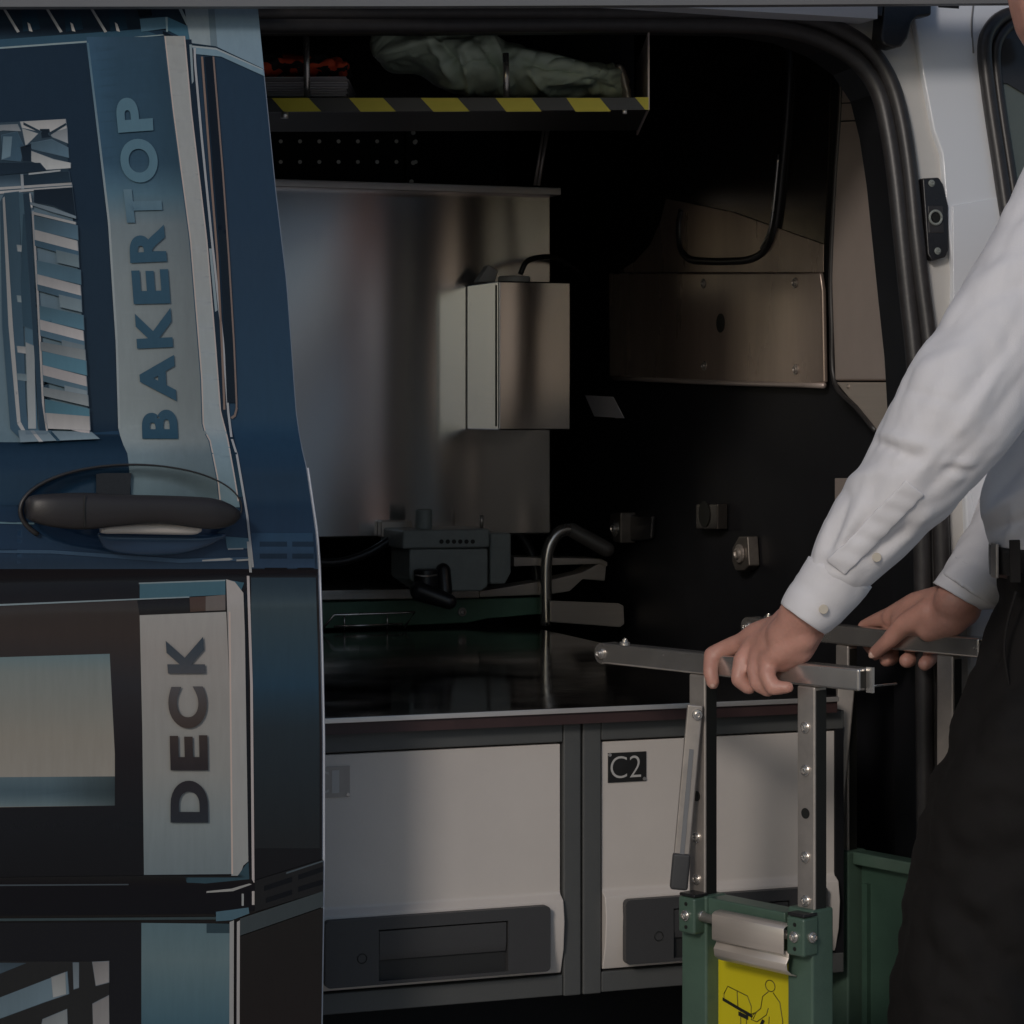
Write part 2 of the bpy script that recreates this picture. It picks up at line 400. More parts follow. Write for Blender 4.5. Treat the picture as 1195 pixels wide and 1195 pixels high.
def surf_grid(bm, x0, xedge, rows, cols, prof, off=0, mi=0, colf=None, cl=None):
    g = []
    for py in rows:
        xe = xedge(py); g.append([bm.verts.new(SURF(x0+(xe-x0)*c/cols, py, hprof, off-(.013 if 535 < py < 655 and c not in (0, cols) else 0))) for c in range(cols+1)])
    fs = []
    for a, b in zip(g, g[1:]):
        for k in range(cols): f = bm.faces.new((a[k], b[k], b[k+1], a[k+1])); f.smooth = True; f.material_index = mi; fs.append(f)
    return g, fs
rc0 = SURF(154, 594, dprof); RC = (rc0.x, rc0.z, .118, .047)
rows = [-60, -30, 0]+list(range(10, 1200, 6))+[1200, 1250, 1350, 1500, 1560]
bm = bmesh.new(); g, fs = surf_grid(bm, -160, lambda y: lcurve(DEDGE, y), rows, 16, dprof)
g2 = [[bm.verts.new(v.co+Vector((0, .045, 0))) for v in (r[0], r[-1])] for r in g]
for i in range(len(g)-1):
    bm.faces.new((g[i][-1], g[i+1][-1], g2[i+1][1], g2[i][1])); bm.faces.new((g2[i][1], g2[i+1][1], g2[i+1][0], g2[i][0])); bm.faces.new((g2[i][0], g2[i+1][0], g[i+1][0], g[i][0]))
door = obj('sliding_door', bm, M['hem'], van, label='open sliding door covered in a dark blue print')
# hem: thin pale rolled edge
bm = bmesh.new(); tube(bm, [SURF(lcurve(DEDGE, y)+1.2, y, dprof, -.001) for y in range(546, 1500, 14)], .0013, n=6, sm=1)
obj('door_edge', bm, M['hem'], door, smooth=True)
# printed wrap ---------------------------------------------------------------
wbm = bmesh.new(); wcl = wbm.loops.layers.float_color.new('Col')
LAY = [0.0006]; KP = 2.25
def clip_rows(pts, faces=None):
    b = bmesh.new()
    if faces is None:
        b.faces.new([b.verts.new((x, y, 0)) for x, y in pts]); bmesh.ops.triangulate(b, faces=b.faces[:])
    else:
        vs = [b.verts.new((p[0], p[1], 0)) for p in pts]
        for f in faces:
            try: b.faces.new([vs[i] for i in f])
            except ValueError: pass
    y0 = min(p[1] for p in pts); y1 = max(p[1] for p in pts)
    y = math.floor(y0/6)*6+4
    while y < y1:
        if y > y0: bmesh.ops.bisect_plane(b, geom=b.verts[:]+b.edges[:]+b.faces[:], plane_co=(0, y, 0), plane_no=(0, 1, 0))
        y += 6
    for x in range(-140, 400, 40):
        if min(p[0] for p in pts) < x < max(p[0] for p in pts): bmesh.ops.bisect_plane(b, geom=b.verts[:]+b.edges[:]+b.faces[:], plane_co=(x, 0, 0), plane_no=(1, 0, 0))
    for x in range(20, 292, 7):
        fs_ = [f for f in b.faces if 536 < f.calc_center_median().y < 656]
        if not fs_: break
        gg = set(fs_)
        for f in fs_: gg.update(f.verts); gg.update(f.edges)
        bmesh.ops.bisect_plane(b, geom=list(gg), plane_co=(x, 0, 0), plane_no=(1, 0, 0))
    return b
def putprint(pts, stops, faces=None, lay=None, hstops=None, bmt=None, cl=None, step=.00004):
    """stops: [(py, (r,g,b))] or one colour; hstops: left-to-right tint of the printed photo"""
    bmt = bmt or wbm; cl = cl or wcl
    if lay is None: LAY[0] += step; lay = LAY[0]
    b = clip_rows(pts, faces); mp = {}
    if not isinstance(stops, list): stops = [(0, stops)]
    for v in b.verts: mp[v] = (bmt.verts.new(SURF(v.co.x, v.co.y, dprof, lay)), v.co.copy())
    for f in b.faces:
        try: nf = bmt.faces.new([mp[v][0] for v in f.verts])
        except ValueError: continue
        nf.smooth = True
        for lp, v in zip(nf.loops, f.verts):
            c = mp[v][1]
            col = [lerp_tab([(s, k[i]) for s, k in stops], c.y) for i in range(3)]
            if hstops:
                h = lerp_tab(hstops, c.x); col = [q*h for q in col]
            c3 = rgb(*col, k=KP); kk_ = max(0, 1-sum(c3)*2.2); lp[cl] = (max(.003, c3[0]*(1.06-.3*kk_)-.003*kk_), max(.004, c3[1]*(.93-.28*kk_)-.005*kk_), max(.006, c3[2]*(.87-.36*kk_)-.006*kk_), 1)
    b.free()
def band(left, right, y0, y1, st=10):
    ys = [y0+(y1-y0)*i/max(1, int((y1-y0)/st)) for i in range(int(max(1, (y1-y0)/st))+1)]
    return [(lcurve(left, y), y) for y in ys]+[(lcurve(right, y), y) for y in ys[::-1]]
E = lambda d: [(y, x+d) for y, x in DEDGE]
X = lambda x: [(-100, x), (2000, x)]
NAVY = (21, 37, 54)
# base field, in horizontal zones
putprint(band(X(-150), E(-1), -40, 664, 20), [(0, (26, 44, 62)), (300, (28, 46, 66)), (500, (27, 50, 72)), (560, (20, 40, 62)), (640, (26, 46, 70)), (664, (34, 52, 72))])
putprint(band(X(-150), E(-1), 664, 1030, 20), [(664, (16, 17, 19)), (700, (24, 24, 26)), (760, (36, 36, 40)), (880, (24, 26, 32)), (960, (19, 24, 31)), (1030, (18, 22, 28))])
putprint(band(X(-150), E(-1), 1030, 1500, 60), [(1030, (22, 24, 27)), (1195, (24, 25, 28)), (1500, (20, 21, 24))])
STL = [(50, 101), (150, 113), (260, 126), (400, 135), (500, 138), (515, 142), (530, 149), (560, 152), (590, 154)]
STR = [(42, 193), (130, 203), (280, 223), (440, 236), (500, 238), (515, 246), (560, 255), (590, 258)]
LTR = [(42, 216), (130, 224), (280, 242), (400, 252), (480, 258), (510, 266), (560, 275), (592, 280)]
# left dark oven front, window and racks
putprint([(-150, 58), (100, 51), (113, 150), (126, 260), (135, 400), (138, 505), (140, 512), (-150, 512)], NAVY)
# corrugated roof area at the top
putprint([(-150, -30), (203, -30), (216, 20), (220, 34), (163, 36), (-150, 62)], [(0, (22, 34, 48)), (20, (24, 38, 52)), (36, (16, 26, 38)), (50, (28, 50, 66))])
putprint([(-150, 54), (0, 46), (165, 34), (188, 42), (102, 50), (0, 57), (-150, 66)], (36, 62, 80))
putprint([(-150, 66), (0, 57), (102, 49.5), (192, 41), (192, 40), (102, 47.5), (0, 55), (-150, 63)], (100, 118, 124))
for x in (-95, -46, 5, 55, 107): 
    putprint([(x-14, -10), (x-11, -10), (x+18, 37), (x+15, 38)], (112, 118, 120))
    putprint([(x+18, -10), (x+34, -10), (x+42, 34), (x+22, 37)], (19, 38, 54))
    putprint([(x+27, 26), (x+30, 28), (x+33, 37), (x+29, 36)], (130, 134, 134))
putprint([(155, -10), (170, -10), (178, 18), (163, 20)], (14, 24, 36))
putprint([(206, 6), (210, 6), (221, 28), (218, 30)], (96, 112, 118))
putprint([(163, 22), (195, 19.5), (196, 33), (165, 37)], (58, 86, 102)); putprint([(195, 19.5), (220, 31), (221, 49), (215, 45), (195, 35)], (46, 78, 96))
putprint([(193, 20), (195.5, 20), (196, 37), (194, 37)], (100, 122, 130)); putprint([(190, 36), (220, 50), (222, 54), (190, 40)], (14, 24, 36))
# pale casing top right with lower line
putprint([(209, -30), (240, -30), (246, 56), (222, 50)], (100, 116, 124)); putprint([(240, -30), (247, -30), (254, 57), (246, 56)], (74, 92, 102))
putprint([(247, -30), (297, -30), (308, 81), (254, 57)], (88, 110, 124)); putprint([(222, 50), (252, 54), (307, 80), (307, 81.5), (252, 56), (222, 52)], (22, 36, 50))
putprint([(224, 54), (252, 57), (307, 81.5), (309, 89), (258, 66), (228, 63)], (84, 108, 122)); putprint([(224, 53), (252, 56), (307, 80.6), (307, 82), (252, 58), (224, 55)], (110, 124, 130))
# steel strip
steelstops = [(42, (38, 60, 78)), (80, (35, 58, 76)), (190, (38, 62, 80)), (225, (58, 84, 98)), (262, (84, 98, 104)), (330, (94, 106, 110)), (470, (98, 110, 113)), (515, (104, 118, 122)), (530, (84, 102, 110)), (590, (70, 90, 98))]
hs = [(105, 1.15), (125, 1.0), (165, 1.0), (215, .86), (258, .84)]
putprint(band(STL, STR, 43, 590), steelstops, hstops=hs)
putprint(band(STL, [(a, b+2.5) for a, b in STL], 50, 500), [(50, (58, 84, 100)), (260, (110, 122, 126)), (500, (110, 122, 126))])
putprint(band(STR, LTR, 42, 592), [(42, (112, 120, 122)), (300, (112, 120, 122)), (500, (108, 122, 128)), (520, (92, 112, 122)), (592, (74, 96, 106))])
putprint(band([(a, b-1.3) for a, b in STR], [(a, b+.3) for a, b in STR], 42, 585), (132, 130, 128)); putprint(band([(a, b-2.5) for a, b in STR], [(a, b-1.5) for a, b in STR], 42, 585), (40, 62, 78))
putprint(band([(a, b-1.6) for a, b in LTR], [(a, b) for a, b in LTR], 42, 585), (130, 130, 130))
# dark gap, wire loops, pale rule
putprint(band(LTR, [(a, b+7) for a, b in LTR], 46, 580), [(46, (20, 32, 46)), (500, (16, 30, 46)), (580, (22, 48, 66))])
RU = [(70, 226), (160, 234), (280, 246), (400, 259), (480, 265), (512, 269), (530, 275), (600, 287), (664, 294)]
putprint(band(RU, [(a, b+2.6) for a, b in RU], 56, 662), (118, 126, 132))
putprint([(221, 52), (224, 52), (226, 95), (224, 98)], (96, 112, 120)); putprint([(244, 290), (247, 290), (254, 362), (251, 364)], (96, 112, 120))
W1 = [(66, 236), (200, 246), (300, 254), (400, 259), (470, 262)]; W2 = [(66, 249), (200, 260), (300, 267), (400, 273), (470, 276)]
putprint(band([(a, b+3) for a, b in W1], W2, 66, 470), [(66, (12, 20, 30)), (470, (12, 22, 34))])
putprint(band([(a, b-1.5) for a, b in W1], [(a, b+1) for a, b in W1], 66, 478), (92, 82, 76)); putprint(band([(a, b-1) for a, b in W2], [(a, b+1) for a, b in W2], 66, 478), (88, 80, 76))
putprint([(275, 476), (277.5, 476), (275, 486), (271, 489), (269, 487), (273, 484)], (88, 80, 76))
# window upper photo
SAVE = LAY[0]; LAY[0] = .0016
putprint([(-150, 146), (0, 143), (77, 139), (80, 200), (84, 245), (94, 350), (104, 504), (115, 512), (22, 516), (-150, 516)], [(140, (40, 56, 68)), (205, (30, 46, 60)), (220, (64, 82, 94)), (516, (72, 92, 102))])
def q(pts, c):
    ys = [p[1] for p in pts]; y0, y1 = min(ys), max(ys); cx_ = sum(p[0] for p in pts)/len(pts); cy_ = sum(ys)/len(pts); k1 = random.uniform(.86, .97); k2 = random.uniform(1.02, 1.1)
    if y1-y0 > 5:
        half = tuple(a*.5+b*.5 for a, b in zip(c, (54, 70, 82)))
        ex = []
        for x, y in pts:
            dx, dy = x-cx_, y-cy_; L_ = math.hypot(dx, dy) or 1; ex.append((x+dx/L_*.9, y+dy/L_*.9))
        putprint(ex, half)
    putprint(pts, [(y0, tuple(v*k1 for v in c)), (y1, tuple(v*k2 for v in c))], hstops=[(cx_-20, random.uniform(.88, 1)), (cx_+25, random.uniform(.95, 1.08))])
q([(24, 142), (76, 139), (78, 152), (57, 155), (40, 152), (26, 149)], (132, 138, 140)); q([(26, 150), (44, 156), (30, 170)], (120, 128, 130)); q([(58, 156), (78, 150), (79, 167), (62, 160)], (110, 120, 126))
q([(47, 151), (57, 151), (59, 160), (49, 161)], (18, 30, 42)); q([(28, 143), (48, 153), (47, 155), (28, 146)], (30, 44, 56)); q([(57, 155), (76, 144), (77, 146), (58, 158)], (30, 44, 56))
q([(36, 167), (60, 163), (79, 172), (80, 184), (58, 178), (38, 174)], (60, 82, 96)); q([(36, 176), (62, 186), (82, 190), (82, 196), (52, 198), (48, 192), (36, 188)], (126, 134, 136))
q([(0, 146), (20, 145), (24, 153), (4, 152), (0, 153)], (98, 108, 114)); q([(2, 158), (20, 154), (28, 172), (24, 188), (4, 186)], (44, 66, 82)); q([(4, 160), (14, 160), (12, 182), (2, 186)], (74, 96, 108)); q([(24, 172), (36, 168), (36, 188), (27, 188)], (16, 28, 40))
q([(-20, 190), (46, 190), (54, 199), (-20, 206)], (22, 36, 50)); q([(27, 204), (80, 200), (82, 212), (28, 218)], (26, 42, 56))
q([(-150, 226), (0, 218.5), (83, 213), (84, 219), (0, 226), (-150, 232)], (122, 128, 130)); q([(0, 221.5), (84, 215.7), (84, 216.6), (0, 223)], (50, 66, 78)); q([(34, 202), (70, 198), (70, 200), (34, 204)], (112, 122, 126)); q([(24, 204), (27, 204), (28, 220), (25, 220)], (110, 120, 126))
q([(40, 222), (84, 219), (88, 252), (62, 240), (40, 236)], (17, 28, 40))
q([(0, 236), (5, 226), (22, 224), (30, 470), (34, 505), (28, 516), (12, 500), (3, 380)], (44, 66, 82))
q([(22, 225), (30, 226), (44, 500), (58, 514), (48, 515), (34, 500)], (56, 82, 98))
q([(3, 232), (5.5, 230), (15, 380), (24, 492), (36, 514), (33, 515), (20, 494), (10, 380)], (118, 124, 126))
for yy, c in ((286, (104, 114, 118)), (345, (90, 106, 112)), (404, (110, 116, 118)), (436, (84, 102, 110))): q([(20, yy), (31, yy+1), (33, yy+9), (21, yy+7)], c)
q([(27, 250), (30, 250), (34, 330), (38, 384), (27, 380), (24, 330)], (36, 58, 74)); q([(30, 400), (40, 404), (42, 500), (33, 500)], (104, 114, 118))
q([(27, 226), (34, 225), (40, 330), (50, 480), (54, 506), (64, 514), (57, 515), (46, 505), (38, 380)], (30, 48, 64)); q([(34, 226), (36, 226), (38, 242), (36, 242)], (120, 126, 128))
q([(37, 247), (39.5, 247), (45, 340), (52, 480), (56, 502), (68, 513), (65, 514), (54, 504), (49, 470), (42, 330)], (124, 128, 130))
q([(36, 236), (62, 243), (88, 252), (88, 255), (62, 247), (36, 239)], (88, 104, 114)); q([(38, 247), (88, 259), (88, 262), (38, 250)], (122, 128, 130))
for i, yy in enumerate((268, 320, 373, 426, 482)):
    xl = 40+i*3.2; xr = 90+i*3.4
    q([(xl, yy-16), (xr, yy-5), (xr+1, yy+12), (xl+1, yy)], (54-i*0, 76+i*3, 90+i*3)) 
    q([(xl, yy), (xr, yy+13), (xr+1, yy+25), (xl+1, yy+12)], (120+i, 125, 127))
    if i < 4: q([(xl+1, yy+12), (xr+1, yy+25), (xr+1.5, yy+33), (xl+1.5, yy+19)], (44+5*i, 66+5*i, 82+4*i))
    if i < 4: q([(xl+26, yy+24), (xr+1, yy+30), (xr+2, yy+44), (xl+27, yy+38)], (80+4*i, 98+3*i, 106+3*i))
    if 2 <= i < 4: q([(xl+1.5, yy+26), (xr+2, yy+35), (xr+3, yy+48), (xl+2, yy+36)], (92, 102, 106))
q([(54, 482), (104, 486), (105, 502), (56, 500)], (122, 126, 127)); q([(22, 502), (106, 504), (116, 512), (24, 516)], (88, 106, 116)); q([(36, 503), (40, 503), (50, 515), (45, 515)], (120, 126, 128)); q([(56, 503), (60, 503), (70, 514), (66, 514)], (36, 60, 78))
# zone under the ledge
LAY[0] = .0014
putprint([(-150, 514), (140, 509), (149, 531), (153, 560), (154, 590), (-150, 590)], [(512, (16, 34, 52)), (530, (22, 42, 62)), (590, (20, 42, 64))])
putprint([(-150, 612), (0, 609), (40, 610), (40, 612), (0, 611), (-150, 614)], (70, 96, 108))
putprint([(-150, 640), (60, 642), (210, 652), (290, 650), (290, 654), (210, 657), (60, 646), (-150, 644)], (44, 66, 88))
putprint([(263, 626), (290, 628), (291, 640), (265, 640)], (52, 80, 96)); putprint([(236, 653.5), (268, 651), (272, 652.5), (268, 654), (236, 655)], (120, 128, 132)); putprint([(276, 653), (293, 652), (293, 654), (276, 655)], (120, 128, 132)); putprint([(266, 640), (284, 639.5), (284, 641), (266, 641.5)], (110, 120, 128))
putprint(band([(622, 293), (670, 294)], E(-4), 622, 663), [(622, (30, 54, 78)), (663, (36, 56, 80))])
for x0, x1 in ((303, 335), (341, 366)):
    for y0 in (632, 646): putprint(rect(x0, y0, x1, y0+6), (22, 40, 60))
    putprint(rect(x0+6, 662.5, x1, 664.5), (14, 18, 26))
putprint([(-150, 706), (0, 705), (160, 698.5), (221, 696), (221, 697.5), (160, 700), (0, 707), (-150, 708)], (96, 112, 118))
# lower part of the printed oven
LAY[0] = .0010
putprint(band([(675, 293), (1000, 293), (1030, 293)], E(-4), 674, 990), [(674, (28, 42, 54)), (705, (44, 58, 66)), (800, (30, 52, 70)), (850, (30, 42, 52)), (990, (26, 32, 38))])
putprint([(-150, 709), (0, 707), (160, 700), (163, 718), (168, 1021), (-150, 1024)], [(700, (44, 42, 42)), (740, (46, 42, 42)), (800, (36, 38, 44)), (880, (26, 27, 33)), (960, (20, 25, 32)), (1024, (18, 22, 28))])  # brown upper tones: ground reflection put into the print colours
putprint([(-150, 772), (0, 767), (128, 763), (134, 880), (134, 940), (0, 942), (-150, 944)], [(763, (76, 96, 102)), (785, (90, 100, 100)), (860, (104, 106, 101)), (907, (108, 110, 106))])
putprint([(-150, 908), (134, 906), (134, 940), (0, 941.5), (-150, 943)], [(906, (64, 82, 90)), (925, (52, 70, 80)), (941, (74, 92, 98))], hstops=[(60, 1), (134, .72)])
putprint([(163, 680), (263, 677), (263, 694), (163, 699)], (48, 76, 88)); putprint([(162, 680), (263, 676.5), (263, 678), (162, 681.5)], (96, 112, 118))
putprint([(221, 697), (240, 696), (240, 713), (222, 714)], (58, 48, 44)); putprint([(240, 696), (263, 694), (263, 712), (240, 713)], (76, 74, 72)); putprint([(262, 676), (285, 680), (281, 690), (276, 686), (272, 680), (266, 679)], (40, 68, 82))
ds = [(713, (116, 120, 120)), (760, (112, 114, 113)), (900, (104, 110, 110)), (960, (92, 104, 108)), (1022, (80, 94, 100))]
putprint([(163, 718), (264, 714), (268, 800), (270, 1020), (168, 1021), (166, 850)], ds)
putprint([(264, 676), (274, 679), (284, 692), (288, 800), (290, 1005), (284, 1010), (280, 1022), (270, 1022), (268, 800)], [(680, (122, 124, 124)), (1022, (108, 116, 118))])
putprint([(267, 714), (269, 714), (272, 1020), (270, 1020)], (140, 134, 130)); putprint([(285, 690), (288, 690), (293, 1018), (290, 1018)], (16, 22, 30)); putprint([(288, 672), (291, 672), (295, 800), (297, 1030), (294, 1030), (292, 800)], (132, 132, 134)); putprint([(288, 632), (291, 632), (294, 668), (291, 668)], (120, 128, 132))
putprint([(-150, 1026), (168, 1022), (292, 1022), (297, 1032), (297, 1062), (280, 1066), (-150, 1070)], [(1022, (22, 26, 30)), (1034, (14, 15, 17)), (1070, (13, 13, 14))])
putprint([(216, 1024), (276, 1024), (286, 1010), (290, 1006), (291, 1026), (240, 1031), (218, 1030)], (36, 58, 70)); putprint([(-150, 1033), (150, 1031.5), (150, 1033), (-150, 1035)], (50, 60, 68)); putprint([(241, 1040), (270, 1037), (291, 1031), (294, 1032), (272, 1040), (241, 1042)], (110, 116, 116)); putprint(rect(282, 1043, 284.5, 1057), (110, 118, 120)); putprint(rect(294, 1040, 297, 1056), (130, 132, 132))
putprint([(-150, 1073), (255, 1070), (255, 1073), (-150, 1076)], (42, 56, 62)); 
putprint([(-150, 1077), (166, 1076), (167, 1240), (-150, 1240)], (20, 24, 31))
putprint([(165, 1077), (268, 1078), (269, 1400), (165, 1400)], [(1077, (64, 86, 94)), (1120, (70, 90, 96)), (1195, (48, 74, 86)), (1400, (40, 60, 70))])
putprint([(252, 1064), (268, 1062), (290, 1059), (291, 1066), (270, 1074), (252, 1075)], (52, 76, 88)); putprint([(241, 1078), (268, 1078), (268, 1089), (241, 1089)], (36, 54, 64))
for x0, x1, c in ((268, 273, (112, 118, 120)), (274.5, 276.5, (14, 18, 24)), (276.5, 280, (120, 124, 126))): putprint([(x0, 1076), (x1, 1074), (x1-1, 1400), (x0-1, 1400)], c)
putprint([(297, 1028), (377, 1003), (377, 1040), (297, 1064)], (24, 28, 33))
for (a, b, c, d) in ((308, 1037, 341, 1026), (348, 1024, 377, 1014), (310, 1051, 341, 1041), (348, 1038, 377, 1029)): putprint([(a, b-3), (c, d-3), (c, d+3), (a, b+3)], (11, 12, 14))
putprint([(334, 1018), (377, 1004), (377, 1005.5), (334, 1020)], (54, 66, 74)); putprint([(280, 1072), (377, 1040), (377, 1058), (280, 1092)], (44, 54, 60))
putprint([(280, 1093), (377, 1059), (375, 1195), (370, 1500), (280, 1500)], [(1090, (25, 27, 30)), (1200, (26, 26, 29)), (1500, (20, 21, 24))])
# lower window
putprint([(-150, 1120), (0, 1122), (127, 1122), (129, 1300), (-150, 1300)], [(1120, (30, 34, 38)), (1300, (30, 34, 38))])
q([(-20, 1172), (78, 1134), (80, 1160), (50, 1170), (-20, 1196)], (70, 88, 98)); q([(60, 1141), (76, 1135), (77, 1160), (62, 1164)], (108, 116, 118)); q([(85, 1124), (92, 1124), (92, 1152), (86, 1154)], (84, 98, 106)); q([(108, 1123), (127, 1122), (127, 1146), (112, 1150)], (104, 108, 110)); q([(50, 1190), (78, 1178), (80, 1240), (40, 1240)], (96, 106, 110)); q([(108, 1172), (127, 1162), (128, 1240), (110, 1240)], (104, 108, 110)); q([(0, 1124), (30, 1124), (0, 1136)], (50, 66, 78))
wrap = obj('wrap_print', wbm, M['print'], door, pn_=True, label='dark blue and steel print of an oven on the door skin')
# lettering on the wrap
lbm = bmesh.new(); lcl = lbm.loops.layers.float_color.new('Col')
def vlet(ch, xl_t, xr_t, y_t, xl_b, xr_b, y_b, stops, bold=.042, dyr=0):
    # letters read upwards: glyph right -> image up, glyph top -> image left
    quad = [(xr_b, y_b+dyr), (xr_t, y_t+dyr), (xl_t, y_t), (xl_b, y_b)]
    pts, F = glyph_px(ch, quad, bold)
    putprint([tuple(p) for p in pts], stops, faces=F, lay=LAY[0]+.0001, bmt=lbm, cl=lcl)
LAY[0] = .0040
nv = [(0, (40, 68, 86)), (520, (34, 60, 78))]; tl = (62, 90, 104)
vlet('B', 165, 206, 478, 166, 208, 512, nv, dyr=0)
vlet('A', 161, 203, 414, 165, 206, 468, nv); vlet('K', 157, 199, 361, 160, 202, 407, nv, dyr=-2)
vlet('E', 153, 196, 315, 156, 199, 355, nv, dyr=-1); vlet('R', 150, 191, 264, 152, 195, 307, nv, dyr=-2)
vlet('T', 144, 187, 221, 148, 191, 260, [(220, (70, 94, 106)), (262, (58, 82, 96))], dyr=-1); vlet('O', 139, 183, 162, 142, 185, 213, tl); vlet('P', 134, 177, 115, 138, 179, 155, tl, dyr=-3)
obj('wrap_lettering', lbm, M['print'], door, pn_=True, label='large capitals reading BAKERTOP up the printed steel strip')
lbm = bmesh.new(); lcl = lbm.loops.layers.float_color.new('Col')
dk = [(740, (42, 54, 66)), (800, (62, 64, 68)), (850, (52, 48, 48)), (900, (36, 36, 42)), (970, (32, 40, 50))]
vlet('K', 193, 237, 743, 196, 240, 786, dk); vlet('C', 196, 241, 801, 197, 242, 850, dk); vlet('E', 198, 242, 858, 199, 243, 899, dk); vlet('D', 199, 242, 911, 199, 243, 960, dk)
obj('wrap_lettering', lbm, M['print'], door, pn_=True, label='large capitals reading DECK up the lower printed steel strip')
# handle ---------------------------------------------------------------------
def HD(px, py, off): return SURF(px, py, hprof, off+.004)
bm = bmesh.new()
secs = []
for x, yt, yb, o in ((31, 583, 605, .020), (38, 578, 609, .028), (60, 576, 615, .034), (98, 575, 618, .036), (140, 577, 614, .036), (185, 578, 611, .035), (235, 580, 617, .034), (255, 583, 617, .032), (270, 589, 613, .026), (278, 595, 606, .018)):
    t = HD(x, yt, o); b = HD(x, yb, o); secs.append(((t+b)/2, (t-b)/2, Vector((0, -.011, 0))))
loft(secs, n=20, sub=4, power=2.6, bm=bm)
hnd = obj('door_handle', bm, M['handle'], door, smooth=True, label='black pull handle of the sliding door')
bm = bmesh.new()
for x in (45, 262): a = HD(x, 596, .024); capsule(bm, a, a+Vector((0, .03, 0)), .009, .011)
pieces('handle_mount', bm, M['handle'], door, smooth=True)
bm = bmesh.new(); tube(bm, [HD(98.5, y, .0475) for y in (577, 585, 597, 608, 617)], .0006, n=6, sm=3)
obj('handle_seam', bm, M['inkb'], door, smooth=True)
bm = bmesh.new()
tube(bm, [Vector((RC[0]+math.cos(t)*RC[2]*1.0, hprof(RC[1]+math.sin(t)*RC[3])-.0032, RC[1]+math.sin(t)*RC[3]*1.0)) for t in [-.1*PI+1.28*PI*k/48 for k in range(49)]], lambda q: .0008+.0032*max(0, q-.4), n=8, sm=1)
obj('recess_rim', bm, M['rubber'], door, smooth=True)
bm = bmesh.new()
prism(bm, [HD(x, y, -.009) for x, y in ((112, 552), (153, 552), (151, 580), (112, 580))], Vector((0, -.0012, 0)))  # shade inside the dish, put in as a thin black wedge
obj('recess_shade', bm, M['black'], door, label='black wedge standing for the shade in the handle dish')
bm = bmesh.new(); secs = []
for x, yt, yb in ((118, 616, 622), (126, 611, 623), (150, 609, 623), (200, 609, 624), (225, 610, 624), (233, 614, 621)):
    t = HD(x, yt, .020); b = HD(x, yb, .020); secs.append(((t+b)/2, (t-b)/2, Vector((0, -.010, 0))))
loft(secs, n=16, sub=4, power=2.4, bm=bm); obj('handle_backing', bm, M['front'], door, smooth=True, label='pale underside of the pull handle')
bm = bmesh.new(); secs = []
for x, yt, yb in ((114, 621, 628), (125, 620, 642), (160, 621, 648), (205, 622, 647), (235, 623, 640), (262, 622, 628)):
    t = HD(x, yt, .0045); b = HD(x, yb, .0045); secs.append(((t+b)/2, (t-b)/2, Vector((0, -.006, 0))))
loft(secs, n=16, sub=4, power=2.2, bm=bm); obj('lower_dish', bm, mat('dish_film', rgb(26, 42, 60), .15, coat=.5, var=.05), door, smooth=True, label='smooth dark blue swelling under the handle')
# plain grey border strip along the very top, added to the van -------------------------------------------------
bm = bmesh.new(); a0 = [PY(x, y, -.035) for x, y in ((-90, 8), (500, 7), (900, 5.5), (1290, 3), (1290, -60), (-90, -60))]
prism(bm, a0, Vector((0, .02, 0))); obj('top_border_strip', bm, M['rail'], van, label='plain grey border strip along the top edge of the view')
# body skin right of the opening ---------------------------------------------
OUT = [(700, 9), (800, 9), (880, 9), (940, 15), (985, 30), (1018, 52), (1042, 88), (1056, 130), (1066, 190), (1074, 270), (1080, 320), (1087, 370), (1094, 420), (1099, 480), (1104, 560), (1107, 640), (1110, 760), (1112, 900), (1112, 1195), (1110, 1450)]
INN = [(700, 33), (800, 34), (880, 36), (930, 45), (970, 62), (1000, 84), (1020, 115), (1030, 160), (1038, 215), (1046, 290), (1053, 360), (1060, 430), (1064, 520), (1067, 640), (1068, 760), (1069, 900), (1070, 1195), (1070, 1450)]
def sheet(name, poly, off, th, m, parent, prof=bprof, bev=0, label=None):
    b = bmesh.new(); b.faces.new([b.verts.new((x, y, 0)) for x, y in poly]); bmesh.ops.triangulate(b, faces=b.faces[:])
    y = min(p[1] for p in poly); y1 = max(p[1] for p in poly); y = math.floor(y/30)*30+15
    while y < y1: bmesh.ops.bisect_plane(b, geom=b.verts[:]+b.edges[:]+b.faces[:], plane_co=(0, y, 0), plane_no=(0, 1, 0)); y += 30
    for v in b.verts: v.co = SURF(v.co.x, v.co.y, prof, off)
    r = bmesh.ops.extrude_face_region(b, geom=b.faces[:])
    for v in [g_ for g_ in r['geom'] if isinstance(g_, bmesh.types.BMVert)]: v.co += Vector((0, th, 0))
    return obj(name, b, m, parent, bevel=bev, label=label)
poly = [(700, 6)]+[(x+(3 if y > 60 else 0), y-(3 if y < 60 else 0)) for x, y in OUT[1:]]+[(1500, 1450), (1500, -60), (700, -60)]
sheet('body', poly, 0, .03, M['white2'], van, label='white body side beside the door opening')
CR = [(1066, -60), (1066, 20), (1078, 90), (1090, 152), (1100, 180), (1106, 260), (1113, 318), (1112, 372), (1118, 430), (1126, 560), (1132, 700), (1136, 900), (1138, 1450)]
FD = CR+[(1500, 1450), (1500, -60)]
sheet('cab_door', FD, .009, .012, M['white'], van, bev=.004, label='smooth white panel of the cab side')
bm = bmesh.new(); tube(bm, [SURF(x, y, bprof, .0095) for x, y in ((1140, -20), (1136, 6), (1134, 30), (1136, 62))], .0012, n=6, sm=5); obj('panel_seam', bm, M['rail'], van, smooth=True)
